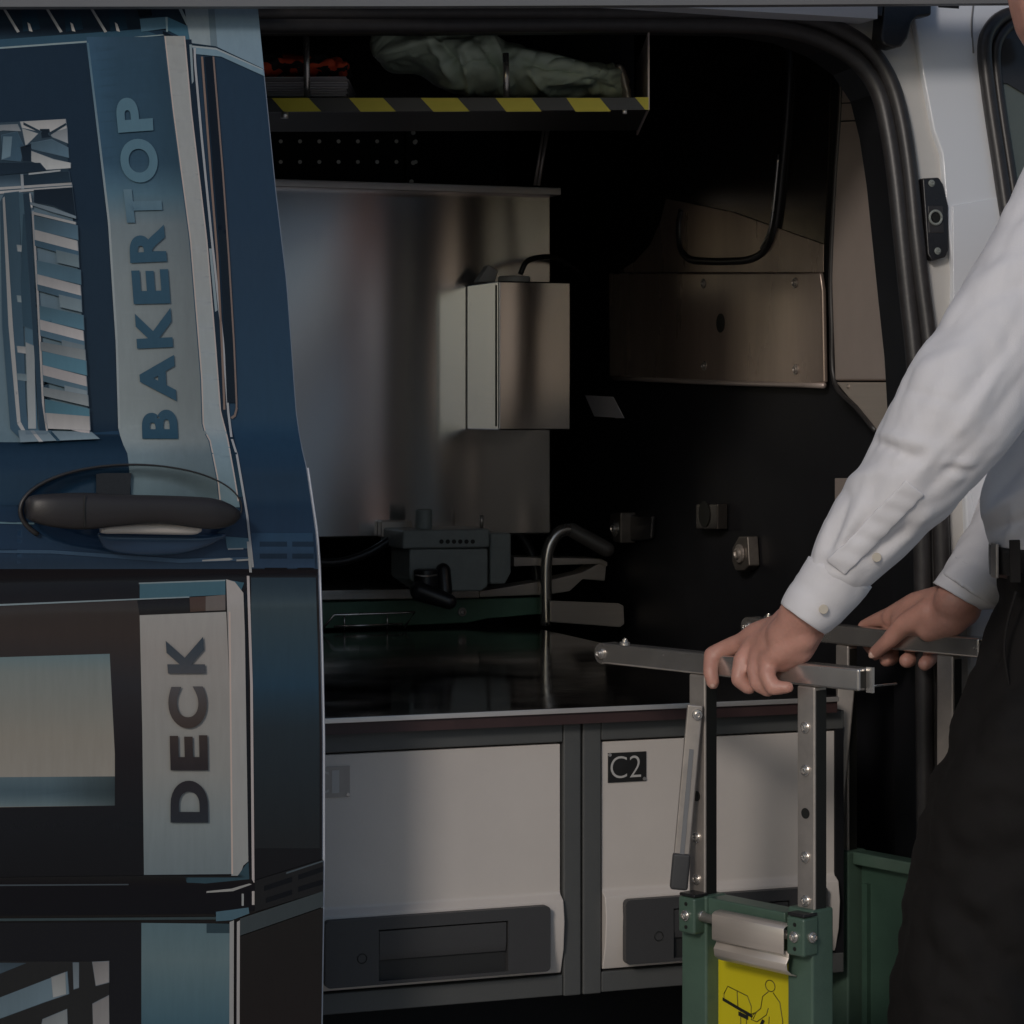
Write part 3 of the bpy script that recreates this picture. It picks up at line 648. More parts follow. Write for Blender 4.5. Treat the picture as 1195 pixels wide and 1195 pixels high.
sheet('soft_crease', [(1112, 240), (1195, 225), (1260, 215), (1260, 700), (1160, 700), (1130, 560), (1118, 430), (1113, 372)], .0115, .003, M['white'], van, bev=.002, label='slightly raised lower part of the white cab side')
# door opening seal: two ridges and a channel
def midline(t): return [(a[0]*(1-t)+b[0]*t, a[1]*(1-t)+b[1]*t) for a, b in zip(OUT, INN)]
ext = [(250, 0), (450, 0)]
def sealpath(t, off):
    pts = [(x, 9*(1-t)+30*t+(3 if t > .5 else 0)) for x in (250, 400, 550)]+midline(t)
    return [SURF(x, y, bprof, off) for x, y in pts]
bm = bmesh.new(); tube(bm, sealpath(.18, .006), .0105, n=14, sm=5); tube(bm, sealpath(.74, -.004), .0115, n=14, sm=5); tube(bm, sealpath(.47, -.010), .010, n=10, sm=5)
obj('door_seal', bm, M['rubber'], van, smooth=True, label='thick black rubber seal around the opening')
# inner return of opening (dark frame behind the seal)
bm = bmesh.new(); a = [Vector(p) for p in sealpath(.75, -.012)]
for p, q_ in zip(a, a[1:]):
    vs = [bm.verts.new(v) for v in (p, q_, q_+Vector((.012, .10, 0)), p+Vector((.012, .10, 0)))]; bm.faces.new(vs)
obj('door_frame', bm, M['dark'], van)
# striker plate
bm = bmesh.new(); prism(bm, [SURF(x, y, bprof, .014) for x, y in ((1077, 208), (1096, 207), (1101, 215), (1107, 240), (1107, 292), (1104, 300), (1088, 305), (1083, 296), (1080, 250))], Vector((0, .012, 0)))
sp = obj('striker_plate', bm, M['black'], van, bevel=.002)
bm = bmesh.new()
c = SURF(1091.5, 254, bprof, .015); nn = Vector((-.25, -1, 0))
for k in range(1): 
    pts = [c+Vector((math.cos(t)*.0085, -.001, math.sin(t)*.0085)) for t in [2*PI*i/20 for i in range(21)]]; tube(bm, pts, .0018, n=6, sm=1)
obj('catch_ring', bm, M['pump'], sp, smooth=True)
bm = bmesh.new(); disc(bm, c, (0, -1, 0), .0055, .0015, mi=0); obj('catch_hole', bm, M['inkb'], sp)
bm = bmesh.new()
for x, y in ((1087, 214), (1094, 293)): bolt(bm, SURF(x, y, bprof, .014), (0, -1, 0), .0045, .0015)
pieces('screw', bm, M['pump'], sp)
bm = bmesh.new(); prism(bm, [SURF(x, y, bprof, .0145) for x, y in ((1083, 240), (1101, 240), (1102, 272), (1084, 272))], Vector((0, .004, 0))); obj('catch_plate', bm, M['rubber'], sp, bevel=.001)
# roller bracket at top right
bm = bmesh.new(); prism(bm, [SURF(x, y, bprof, .05) for x, y in ((1034, -20), (1089, -20), (1088, 18), (1072, 20), (1065, 27), (1060, 45), (1053, 54), (1045, 56), (1032, 53), (1029, 44))], Vector((0, .03, 0)))
rb = obj('rail_end_bracket', bm, M['black'], van, bevel=.004)
bm = bmesh.new(); prism(bm, [SURF(x, y, bprof, .052) for x, y in ((975, -20), (1033, -20), (1030, 19), (985, 13))], Vector((0, .02, 0))); obj('rail_guide', bm, M['rubber'], van, bevel=.002)
# cab window
sealw = [(1195, 12), (1176, 14), (1160, 22), (1148, 38), (1143, 58), (1146, 95), (1154, 150), (1163, 210), (1172, 280), (1184, 370), (1192, 440)]
GLS = [(1420, 8), (1180, 12), (1156, 30), (1150, 58), (1160, 140), (1178, 270), (1198, 430), (1206, 470), (1420, 460)]
sheet('cab_window', GLS, .0125, .003, M['glass'], van, label='cab side window showing pale green outside light')
cw = [o_ for o_ in COL.objects if o_.name == 'cab_window'][0]
sheet('cab_window_header', [(1420, 8), (1180, 12), (1156, 30), (1150, 58), (1156, 98), (1175, 97), (1200, 112), (1420, 150)], .0150, .002, M['glassd'], van, label='dark headlining seen through the top of the cab window')
bm = bmesh.new(); lp = [(1420, 14), (1260, 12), (1195, 15), (1172, 20), (1156, 36), (1151, 60), (1156, 110), (1168, 190), (1180, 270), (1198, 390), (1207, 450), (1222, 470), (1420, 468)]
tube(bm, [SURF(x-2, y, bprof, .016) for x, y in lp], .0095, n=12, sm=5); tube(bm, [SURF(x+11, y+8, bprof, .015) for x, y in lp[:-2]], .0065, n=10, sm=5)
obj('window_seal', bm, M['rubber'], van, smooth=True)
# ---------------------------------------------------------------- cargo interior (part of the van)
XB = .62
bm = bmesh.new()
wbox(bm, (-2.6, 1.74, .5), (.9, 1.78, 2.2)); wbox(bm, (-2.6, .08, 1.95), (.9, 1.74, 1.98)); wbox(bm, (-2.64, 0, .5), (-2.6, 1.78, 2.0))
obj('cargo_lining', bm, M['dark'], van, label='black lining of the load space')
bm = bmesh.new(); wbox(bm, (-2.6, .02, .40), (XB+.5, 1.74, .44)); obj('load_floor', bm, M['dark'], van)
bm = bmesh.new(); wbox(bm, (-2.6, -.01, .15), (-.62, .03, 1.74)); wbox(bm, (-2.6, .04, 1.74), (.5, .09, 2.0)); pieces('rear_side_panel', bm, M['white'], van)
bm = bmesh.new(); wbox(bm, (-2.6, -.02, .13), (.48, .04, .398)); obj('sill', bm, M['white'], van)
bm = bmesh.new(); wbox(bm, (XB, .10, .44), (XB+.03, 1.74, 1.95)); obj('bulkhead', bm, M['dark'], van, label='black bulkhead behind the cab')
# upper steel skin of bulkhead
bm = bmesh.new(); ppx(bm, [(648, 34), (965, 34), (972, 60), (968, 200), (962, 318), (715, 318), (648, 316)], XB-.001, -.003); bk = obj('bulkhead_skin', bm, M['darkgl'], van, label='dark glossy upper skin of the bulkhead')
bm = bmesh.new(); ppx(bm, [(778, 232), (855, 247), (962, 285), (962, 318), (722, 318), (742, 305), (760, 285), (772, 258)], XB-.0045, -.002); obj('bulkhead_sheen_area', bm, M['panel'], van, bevel=.0008, label='brown sheet standing for the warm sheen on the bulkhead steel')  # warm sheen on the upper skin, put in as a brown sheet
bm = bmesh.new(); ppx(bm, [(715, 319), (962, 318), (965, 340), (967, 447), (940, 449), (850, 445), (716, 439)], XB-.006, -.008); pn = obj('mounting_panel', bm, M['panel'], van, bevel=.003, label='screwed metal panel with an oval hole')
bm = bmesh.new()
for x, y in ((821, 331), (928, 330), (822, 427), (929, 431)): bolt(bm, PX(x, y, XB-.014), (-1, 0, 0), .0075, .002)
pieces('screw', bm, M['dullsteel'], pn)
bm = bmesh.new(); disc(bm, PX(841, 377, XB-.0142), (-1, 0, 0), .0145, .0008, 28, sx=1.0); obj('cable_hole', bm, M['inkb'], pn)
bm = bmesh.new(); tube(bm, [PX(x, y, XB-.012) for x, y in ((716, 441), (850, 447), (962, 450))], .004, n=8, sm=4); obj('panel_lip', bm, M['post'], van, smooth=True)
# pressed outline on the bulkhead: black groove, with its highlight put in as a bright bead
bm = bmesh.new(); OL = [(918, 48), (922, 70), (920, 120), (915, 180), (909, 240), (904, 270), (895, 290), (878, 302), (850, 305), (812, 304), (800, 298), (794, 286), (793, 262), (796, 245)]
tube(bm, [PX(x, y, XB-.006) for x, y in OL], .006, n=10, sm=6); obj('pressed_outline', bm, M['black'], van, smooth=True)
bm = bmesh.new(); tube(bm, [PX(x-6, y, XB-.007) for x, y in OL[3:7]], .0032, n=8, sm=6); obj('outline_highlight', bm, M['chrome'], van, smooth=True, label='bright bead standing for the highlight along the pressed outline')
# post
post = [(980, 86), (1008, 88), (1022, 82), (1030, 150), (1044, 290), (1058, 444), (974, 444), (970, 320), (974, 210)]
bm = bmesh.new(); ppx(bm, post, XB-.03, .028); ps = obj('trim_post', bm, M['post'], van, bevel=.003, label='pale brown metal post beside the opening')
bm = bmesh.new(); ppx(bm, [(975, 446), (1059, 446), (1058, 470), (1022, 503)], XB-.03, .028); obj('trim_corner', bm, M['steelw'], van, bevel=.002)
bm = bmesh.new()
for y in (120, 141): ppx(bm, [(979, y), (1029, y-2), (1029, y-.6), (979, y+1.4)], XB-.0302, -.0015)
obj('seam', bm, M['inkb'], ps)
bm = bmesh.new(); bolt(bm, PX(990, 451, XB-.030), (-1, 0, 0), .003, .0012); bolt(bm, PX(1009, 134, XB-.030), (-1, 0, 0), .002, .001); pieces('screw', bm, M['dullsteel'], ps)
bm = bmesh.new(); tube(bm, [PX(x, y, XB-.030) for x, y in ((982, 88), (980, 140), (975, 210), (970, 318), (971, 380), (974, 446), (1000, 476), (1022, 503))], .004, n=8, sm=4); obj('post_edge', bm, M['rubber'], ps, smooth=True)
# clamps and eyelets low on the bulkhead
bm = bmesh.new(); ppx(bm, [(812, 588), (837, 588), (837, 618), (812, 618)], XB-.02, .018); cl_ = obj('lashing_bracket', bm, M['darkgl'], van, bevel=.002)
bm = bmesh.new(); disc(bm, PX(822, 600, XB-.0205), (-1, 0, 0), .02, .001, 20); obj('slot', bm, M['inkb'], cl_)
bm = bmesh.new(); ppx(bm, [(862, 626), (872, 626), (874, 660), (868, 666), (858, 666), (854, 655), (854, 640)], XB-.02, .018); ey = obj('lashing_eye', bm, M['tarn'], van, bevel=.002, label='small bare metal lashing plate low on the bulkhead')
bm = bmesh.new(); bolt(bm, PX(864, 646, XB-.021), (-1, 0, 0), .014, .004); pieces('bolt', bm, M['dullsteel'], ey)
bm = bmesh.new(); ppx(bm, [(712, 600), (724, 598), (724, 634), (716, 632), (711, 618)], XB-.03, .028); e2 = obj('lashing_eye', bm, M['tarn'], van, bevel=.002, label='small metal plate near the end of the black lever grip')
bm = bmesh.new(); bolt(bm, PX(719, 617, XB-.031), (-1, 0, 0), .014, .004); pieces('bolt', bm, M['chrome'], e2)
bm = bmesh.new(); ppx(bm, [(728, 600), (760, 602), (758, 630), (730, 632)], XB-.012, .01); obj('rubber_block', bm, M['black'], van, bevel=.004)
bm = bmesh.new(); ppx(bm, [(974, 558), (998, 558), (990, 590), (974, 590)], XB-.012, .01); obj('small_plate', bm, M['post'], van, bevel=.001)
# paper sticker
bm = bmesh.new(); ppx(bm, [(683, 461), (716, 463), (729, 488), (694, 486)], XB-.0055, -.001, 0); ppx(bm, [(714, 473), (721, 474), (728, 488), (718, 488)], XB-.0068, -.0006, 1); ppx(bm, [(702, 463), (716, 464), (720, 472), (706, 471)], XB-.0067, -.0005, 2)
obj('sticker', bm, [M['stick'], M['blue'], M['plate1']], van, label='small white and blue paper sticker')
# step well mat with studs
bm = bmesh.new(); ppy(bm, [(1000, 790), (1090, 785), (1090, 1010), (1000, 1010)], .36, .01); mt = obj('rubber_mat', bm, M['mat'], van)
bm = bmesh.new()
for i in range(7):
    for j in range(12): disc(bm, PY(1006+i*13.5, 800+j*17.5, .3598), (0, -1, 0), .0068, .0012, 14)
obj('mat_studs', bm, M['mat'], mt)
bm = bmesh.new(); ppy(bm, [(1094, 735), (1104, 735), (1104, 1010), (1094, 1010)], .34, .02); obj('step_trim', bm, M['black'], van, bevel=.003)
# wheels so the van stands on something outside the picture
def wheel(x):
    bm = bmesh.new(); pr = [(.0, .21), (.09, .22), (.11, .27), (.11, .31), (.09, .34), (-.09, .34), (-.11, .31), (-.11, .27), (-.09, .22)]
    n = 40; rr = []
    for k in range(n):
        a = 2*PI*k/n; rr.append([bm.verts.new((x+math.cos(a)*r, .14+d, .34+math.sin(a)*r)) for d, r in pr])
    for k in range(n):
        for j in range(len(pr)): bm.faces.new((rr[k][j], rr[(k+1) % n][j], rr[(k+1) % n][(j+1) % len(pr)], rr[k][(j+1) % len(pr)]))
    wl = obj('wheel', bm, M['rubber'], van, smooth=True)
    bm = bmesh.new(); disc(bm, Vector((x, .06, .34)), (0, -1, 0), .215, .02, 40); disc(bm, Vector((x, .04, .34)), (0, -1, 0), .08, .02, 24); obj('rim', bm, M['dullsteel'], wl, bevel=.004)
wheel(-1.9); wheel(1.75)
# ---------------------------------------------------------------- overhead shelf and what lies on it
YS = .2
sh = thing('overhead_shelf', 'black overhead shelf edged with yellow and black striped tape', 'shelf', PY(535, 125, YS+.2))
def SHF(px, py, dy=0): return P(px, py, 3.25+dy)
bm = bmesh.new(); fr = [SHF(x, y) for x, y in ((250, 114), (757, 114), (757, 128), (250, 131))]
prism(bm, fr, FW*.012); obj('front_edge', bm, M['tape'], sh)
bm = bmesh.new(); prism(bm, [SHF(x, y, .012) for x, y in ((250, 118), (757, 118), (757, 126), (250, 128))], FW*.26); obj('shelf_tray', bm, M['inkb'], sh)
bm = bmesh.new()
for (a, b, c, d) in ((317, 360, 375, 331), (407, 447, 462, 421), (491, 534, 548, 506), (578, 620, 632, 591), (661, 700, 713, 672), (741, 757, 757, 755)):
    t = .5; prism(bm, [SHF(x, y, -.0008) for x, y in ((a, 114.3), (b, 114.3), (c, 130), (d, 130.4))] if a < 700 else [SHF(x, y, -.0008) for x, y in ((741, 113.5), (757, 113.5), (757, 128), (753, 128))], FW*.0006)
pieces('hazard_stripe', bm, M['yellow'], sh, label='yellow stripe of the hazard tape')
for x, y0 in ((357, 28), (590, 62)):
    bm = bmesh.new(); tube(bm, [SHF(x, y0, .012), SHF(x+1.5, 114, .012)], .0042, n=12, sm=1); obj('post', bm, M['chrome'], sh, smooth=True)
bm = bmesh.new(); prism(bm, [SHF(x, y) for x, y in ((756, 38), (758, 38), (758, 128), (756, 128))], FW*.3); obj('end_plate', bm, M['post'], sh)
bm = bmesh.new(); prism(bm, [SHF(x, y, .35) for x, y in ((300, 40), (740, 40), (740, 124), (300, 124))], FW*.01); obj('back_plate', bm, M['dark'], sh)
bm = bmesh.new(); tube(bm, [SHF(332, 131), SHF(332, 138)], .005, n=10, sm=1); tube(bm, [SHF(729, 128), SHF(729, 133)], .003, n=10, sm=1); pieces('rivet', bm, M['alu'], sh)
# paper stack
bm = bmesh.new()
for i in range(8):
    d = random.uniform(-2, 2); y1 = 112.5-i*3.0; prism(bm, [SHF(x, y, .03+random.uniform(-.004, .004)) for x, y in ((306, y1-2.5+.6), (405+d, y1-2.5), (406+d, y1), (306, y1))], FW*.15)
tag(obj('magazine_stack', bm, M['paper'], bevel=.0006), 'pile of white printed papers at the left end of the shelf', 'papers')
# red folded cloth
bm = bmesh.new(); secs = []
for x, yt, yb in ((300, 68, 92), (318, 66, 91), (345, 66, 90), (370, 66, 90), (392, 70, 90), (404, 76, 88), (408, 80, 86)):
    t = SHF(x, yt, .08); b = SHF(x, yb, .08); secs.append(((t+b)/2, (t-b)/2, FW*.05))
loft(secs, n=40, sub=10, power=2.8, bm=bm); crease(bm, .009, (30, 30, 60), 3)
rc = tag(obj('folded_cloth', bm, M['red'], smooth=True), 'red and black patterned cloth folded on top of the papers', 'cloth')
nt = M['red'].node_tree; bs = nt.nodes['Principled BSDF']; vo = nt.nodes.new('ShaderNodeTexNoise'); vo.inputs['Scale'].default_value = 38; vo.inputs['Detail'].default_value = 1
tcn = nt.nodes.new('ShaderNodeTexCoord'); nt.links.new(tcn.outputs['Object'], vo.inputs['Vector'])
cr = nt.nodes.new('ShaderNodeValToRGB'); cr.color_ramp.interpolation = 'CONSTANT'; cr.color_ramp.elements[0].color = (.02, .015, .015, 1); cr.color_ramp.elements[1].color = (.75, .09, .03, 1); cr.color_ramp.elements[1].position = .5
nt.links.new(vo.outputs['Fac'], cr.inputs['Fac']); nt.links.new(cr.outputs[0], bs.inputs['Base Color'])
# sage green bag: knotted cloth bag lying along the shelf
bm = bmesh.new(); secs = []
for x, yt, yb, dep in ((430, 50, 58, .02), (437, 38, 72, .05), (455, 29, 84, .07), (490, 29, 86, .085), (520, 30, 108, .09), (550, 36, 113, .09), (572, 38, 113, .08), (590, 48, 113, .07), (620, 56, 113, .075), (655, 70, 114, .07), (690, 74, 116, .06), (715, 76, 118, .05), (728, 78, 118, .03)):
    t = SHF(x, yt, .115); b = SHF(x, yb, .115); secs.append(((t+b)/2, (t-b)/2, FW*dep))
loft(secs, n=120, sub=16, power=2.2, bm=bm); D1 = (RT*.8+UP*.6).normalized(); D2 = (RT*-.6+UP*.8).normalized(); crease(bm, .010, (4, 8, 7), 11, (D1, D2, FW), 1.2); crease(bm, .0035, (14, 26, 14), 3, (D1, D2, FW), 1.6)
random.seed(5)
BF = [(440, 62, 505, 44, 5, .008), (455, 78, 520, 66, 5, -.009), (500, 45, 528, 92, 5, .009), (512, 42, 545, 98, 5, -.010), (535, 60, 548, 108, 4, .008), (560, 45, 602, 104, 5, -.009), (572, 42, 596, 100, 4, .010), (590, 108, 578, 70, 4, -.009), (600, 60, 700, 84, 5, .009), (610, 72, 705, 98, 5, -.009), (640, 96, 722, 84, 4, .008), (655, 108, 715, 104, 4, -.007), (470, 36, 560, 40, 5, -.006), (530, 80, 575, 72, 4, -.007), (620, 88, 640, 110, 4, .007), (688, 80, 700, 112, 4, -.006)]
for _ in range(14):
    x_, y_ = random.uniform(450, 715), random.uniform(45, 108); a_ = random.uniform(-.6, 1.2); l_ = random.uniform(12, 34); BF.append((x_, y_, x_+l_*math.cos(a_), y_+l_*math.sin(a_), random.uniform(2.2, 3.6), random.choice((-1, 1))*random.uniform(.003, .006)))
foldbm(bm, BF, 1.0)
tag(obj('fabric_bag', bm, M['bag'], smooth=True), 'crumpled sage green fabric bag lying along the shelf', 'bag')
bag = COL.objects['fabric_bag'] if 'fabric_bag' in COL.objects else None
bm = bmesh.new(); secs = []
for x, y in ((722, 76), (727, 88), (730, 102), (734, 118)):
    c_ = SHF(x, y, .09); secs.append((c_, RT*.006, FW*.012))
loft(secs, n=12, sub=4, bm=bm); crease(bm, .004, (40, 40, 60), 2); obj('bag_hem', bm, M['plate1'], bag, smooth=True, label='pale hem at the open end of the bag')
# pegboard behind
bm = bmesh.new(); ppy(bm, [(300, 130), (470, 134), (470, 216), (300, 213)], 1.45, .01); pg = obj('perforated_panel', bm, M['dark'], van, label='black perforated panel behind the shelf')
bm = bmesh.new()
for i in range(9):
    for j in range(2):
        c_ = PY(305+i*22.5, 165+j*24, 1.4495); disc(bm, c_, (0, -1, 0), .0035, .0012, 10)
for x, y in ((480, 142), (482, 155), (484, 166), (482, 190), (480, 212)): disc(bm, PY(x, y, 1.4495), (0, -1, 0), .004, .002, 10, mi=1)
pieces('perforation', bm, [M['alu'], M['front']], pg)
bm = bmesh.new(); ppy(bm, [(474, 134), (488, 134), (488, 216), (474, 216)], 1.45, .01); obj('perforated_strip', bm, M['dark'], pg)
bm = bmesh.new(); tube(bm, [PY(630, 132, .98), PY(634, 146, .98)], .005, n=8, sm=1); tube(bm, [PY(640, 146, .98), PY(628, 216, .98)], .0035, n=8, sm=1); tube(bm, [PY(635, 146, .98), PY(624, 216, .98)], .0025, n=8, sm=1); obj('brace', bm, M['dullsteel'], sh, smooth=True, label='thin slanting steel brace under the shelf')
# ---------------------------------------------------------------- big stainless appliance
YO = 1.12
ov = thing('stainless_cabinet', 'tall stainless steel cabinet with a smooth mirror-like front', 'appliance', PY(480, 625, YO+.25))
zt = PY(480, 216, YO).z; zb = PY(480, 626, YO).z; xr = PY(643, 430, YO).x; xl = PY(180, 430, YO).x
bm = bmesh.new(); wbox(bm, (xl, YO, zb), (xr, YO+.5, zt)); obj('cabinet_body', bm, M['steel'], ov, bevel=.003, seg=3)
xr2 = PY(655, 220, YO-.03).x
zt2 = PY(490, 222, YO-.03).z
bm = bmesh.new(); wbox(bm, (xl, YO-.03, zt2-.001), (xr2, YO+.52, zt2+.0115)); obj('top_plate', bm, M['alu'], ov, bevel=.0015)
bx = thing('control_box', 'plain stainless box screwed to the right side of the steel cabinet', 'control box', PY(582, 500, YO-.1))
YB = YO-.155
xa = PY(582, 415, YB).x; xb = PY(666, 415, YB).x; z1 = PY(590, 328, YB).z; z0 = PY(590, 502, YB).z
bm = bmesh.new(); wbox(bm, (xa, YB, z0), (xb, YO-.003, z1)); obj('box_housing', bm, M['steel'], bx, bevel=.0025, seg=3)
bm = bmesh.new()
for y in (345, 485): pass
bm.free()
bm = bmesh.new(); tube(bm, [Vector((xa-.0008, YB+.012, z0+.006)), Vector((xa-.0008, YB+.012, z1-.006))], .0008, n=6, sm=1); obj('lid_joint', bm, M['inkb'], bx)
# cap and tape on box
bm = bmesh.new(); c_ = PY(600, 327, YO-.08); c_.z = z1; disc(bm, c_, (0, 0, 1), .026, .012, 30); capb = obj('cable_gland', bm, M['cream'], bx, bevel=.003, label='pale plastic cap on top of the box')
bm = bmesh.new(); prism(bm, [PY(x, y, YO-.06) for x, y in ((557, 329), (570, 309), (582, 316), (578, 329))], Vector((0, .02, 0))); obj('tape_tab', bm, M['cream'], bx, bevel=.002)
cb = bmesh.new(); tube(cb, [PY(607, 320, YO-.08), PY(615, 305, YO-.08), PY(632, 300, YO-.06), PY(648, 301, YO-.03), PY(668, 312, YO), PY(690, 330, YO+.1)], .0045, n=10)
tag(obj('black_cable', cb, M['black'], smooth=True), 'black cable arching out of the top of the stainless box', 'cable')
# ---------------------------------------------------------------- pump unit, lift frame, lever under the appliance
ZW = PZ(0, 0, 0) if False else None
WZ = PY(560, 828, .07).z    # worktop height
pu = thing('pump_unit', 'dark grey pump housing with a black knob under the steel cabinet', 'pump', PY(535, 700, 1.0))
YP = 1.00
bm = boxy(470, 618, 572, 640, YP, .12); ppy(bm, [(478, 640), (570, 640), (570, 684), (562, 690), (500, 691), (478, 676)], YP+.006, .10); ppy(bm, [(572, 622), (597, 622), (597, 668), (590, 682), (572, 682)], YP+.04, .08)
obj('pump_body', bm, M['pump'], pu, bevel=.004, seg=3)
bm = bmesh.new()
for i in range(6): disc(bm, PY(515+i*7.3, 632, YP-.0002), (0, -1, 0), .0035, .0015, 10)
obj('embossed_vents', bm, M['inkb'], pu)
bm = bmesh.new(); tube(bm, [PY(494.5, 620, YP+.05), PY(494.5, 594, YP+.05)], .0135, n=20, sm=1); obj('filler_neck', bm, M['pump'], pu, smooth=False, bevel=.003)
bm = bmesh.new(); tube(bm, [PY(562, 616, YP+.05), PY(562, 601, YP+.05)], .003, n=10, sm=1); obj('breather', bm, M['dullsteel'], pu)
bm = bmesh.new(); tube(bm, [PY(497, 664, YP-.02), PY(497, 688, YP-.02)], .019, n=24, sm=1); kb = obj('knob', bm, M['black'], pu, bevel=.003)
bm = bmesh.new(); disc(bm, PY(497, 672, YP-.041), (0, -1, 0), .001, .001); bm.clear(); tube(bm, [PY(484, 671, YP-.035), PY(497, 672.5, YP-.042), (PY(510, 671, YP-.035))], .0014, n=8, sm=4); obj('knob_ring', bm, M['dullsteel'], kb, smooth=True)
bm = bmesh.new(); capsule(bm, PY(490, 690, YP-.03), PY(524, 702, YP-.05), .016, .012); capsule(bm, PY(517, 666, YP-.01), PY(519, 690, YP-.02), .012, .012); obj('elbow_fitting', bm, M['black'], pu, smooth=True)
bm = bmesh.new(); ppy(bm, rect(445, 608, 481, 627), YP+.1, .02); ppy(bm, rect(462, 640, 480, 668), YP+.08, .02); pieces('steel_tab', bm, M['steelw'], pu, bevel=.002)
for pts_, yy_, r_, lb_ in ((((500, 617), (512, 606), (545, 600), (580, 605), (602, 619), (617, 638), (625, 662), (627, 690)), .22, .0095, 'thick black hose arching over and down behind the grey pump housing'),
    (((340, 650), (372, 656), (400, 655), (430, 645), (455, 630), (470, 620)), .08, .0065, 'thin black hose sagging to the left of the grey pump housing')):
    bm = bmesh.new(); tube(bm, [PY(x, y, YP+yy_) for x, y in pts_], r_, n=12); tag(obj('hose', bm, M['black'], smooth=True), lb_, 'hose')
def worktop_pt(px, py): return PZ(px, py, WZ)
lf = thing('lift_frame', 'low green steel frame with a wire loop lying at the back of the black worktop', 'frame', worktop_pt(500, 735))
yb_ = worktop_pt(480, 735).y
bm = bmesh.new(); ppy(bm, [(300, 704), (640, 697), (640, 716), (570, 722), (545, 727), (430, 732), (300, 736)], yb_+.03, .012); obj('green_rail', bm, M['greenm'], lf, bevel=.002)
bm = bmesh.new(); ppy(bm, [(300, 690), (560, 685), (560, 698), (300, 702)], yb_+.02, .3); obj('steel_deck', bm, M['chrome'], lf, bevel=.002)
bm = bmesh.new(); tube(bm, [PY(x, y, yb_) for x, y in ((376, 734), (390, 717.5), (484, 714.5), (472, 732))], .0022, n=8, sm=1); tube(bm, [PY(390, 731, yb_+.01), PY(470, 728, yb_+.01)], .002, n=8, sm=1); tube(bm, [PY(402, 717, yb_+.01), PY(402, 735, yb_+.01)], .0016, n=8, sm=1); tube(bm, [PY(452, 716, yb_+.01), PY(452, 734, yb_+.01)], .0016, n=8, sm=1); obj('wire_loop', bm, M['chrome'], lf, smooth=True)
bm = bmesh.new(); bolt(bm, PY(539, 714, yb_+.03), (0, -1, 0), .0075, .003); pieces('bolt', bm, M['dullsteel'], lf)
bm = bmesh.new(); prism(bm, [PY(x, y, yb_+.02) for x, y in ((560, 690), (646, 676), (680, 668), (702, 656), (708, 658), (706, 678), (680, 676), (665, 690), (640, 694), (560, 697))], Vector((0, .05, 0))); obj('steel_channel', bm, M['steelw'], lf, bevel=.0015)
bm = bmesh.new(); ppy(bm, [(600, 650), (702, 652), (709, 656), (709, 661), (700, 658), (600, 661)], yb_+.015, .08); obj('channel_lip', bm, M['steelw'], lf, bevel=.001)
bk_ = worktop_pt(690, 731).y
bm = bmesh.new(); ppy(bm, [(642, 701), (722, 704), (728, 707), (729, 728), (724, 732), (642, 726)], bk_, .006)
tag(obj('steel_stop_plate', bm, M['steelw'], bevel=.0015), 'small upright steel plate with rounded end beside the bent lever', 'plate')
lv = thing('bent_lever', 'bent chrome lever with a black rubber grip standing on the black worktop', 'lever', worktop_pt(638, 730))
yl = worktop_pt(638, 730).y
bm = bmesh.new(); tube(bm, [worktop_pt(638, 730)]+[PY(x, y, yl) for x, y in ((637, 700), (637, 660), (641, 637), (650, 623), (662, 618), (672, 622))], .0105, n=18, sm=6); obj('lever_tube', bm, M['chrome'], lv, smooth=True)
bm = bmesh.new(); capsule(bm, PY(668, 619, yl), PY(708, 641, yl-.02), .0125, .013, n=20); obj('grip', bm, M['grip'], lv, smooth=True)
# ---------------------------------------------------------------- cabinet with worktop and drawers
Y0 = .07
cbn = thing('drawer_cabinet', 'grey framed cabinet with white drawers under a glossy black worktop', 'cabinet', PY(680, 1150, Y0+.3))
xL = PY(150, 900, Y0).x; xR = PY(985, 900, Y0).x
yedge = Y0-.02
# worktop
bm = bmesh.new(); wz = WZ; xRt = PY(978, 815, yedge).x
wbox(bm, (xL-.2, yedge, wz-.004), (xRt, 1.5, wz)); obj('worktop', bm, M['top'], cbn, label='glossy black worktop with fine scratches')
bm = bmesh.new(); wbox(bm, (xL-.2, yedge-.0025, wz-.0062), (xRt, yedge-.0003, wz-.0003)); obj('worktop_lip', bm, M['alu'], cbn, bevel=.0005)
bm = bmesh.new(); wbox(bm, (xL-.2, yedge+.002, wz-.020), (xRt, 1.5, wz-.0065)); obj('worktop_board', bm, M['edge'], cbn)
# frame: top rail, bottom rail, posts; built in van axes
z_t1 = wz-.0205; z_t0 = PY(655, 866, Y0).z; z_b1 = PY(655, 1138, Y0).z; z_b0 = PY(655, 1162, Y0).z
bm = bmesh.new()
X1a = PY(657, 1000, Y0).x; X2a = PY(702, 1000, Y0).x; Xm = PY(679, 1000, Y0).x
wbox(bm, (xL, Y0, z_t0), (X1a, Y0+.03, z_t1)); wbox(bm, (X2a, Y0, z_t0), (xR, Y0+.03, z_t1)); pieces('top_rail', bm, M['grey'], cbn, bevel=.0015)
bm = bmesh.new(); wbox(bm, (xL, Y0, z_b0), (X1a, Y0+.03, z_b1)); wbox(bm, (X2a, Y0, z_b0), (xR, Y0+.03, z_b1)); pieces('bottom_rail', bm, M['grey'], cbn, bevel=.0015)
bm = bmesh.new(); wbox(bm, (X1a+.0005, Y0-.001, z_b0-.001), (Xm-.0012, Y0+.03, z_t1-.0005)); obj('cabinet_post', bm, M['grey'], cbn, bevel=.002)
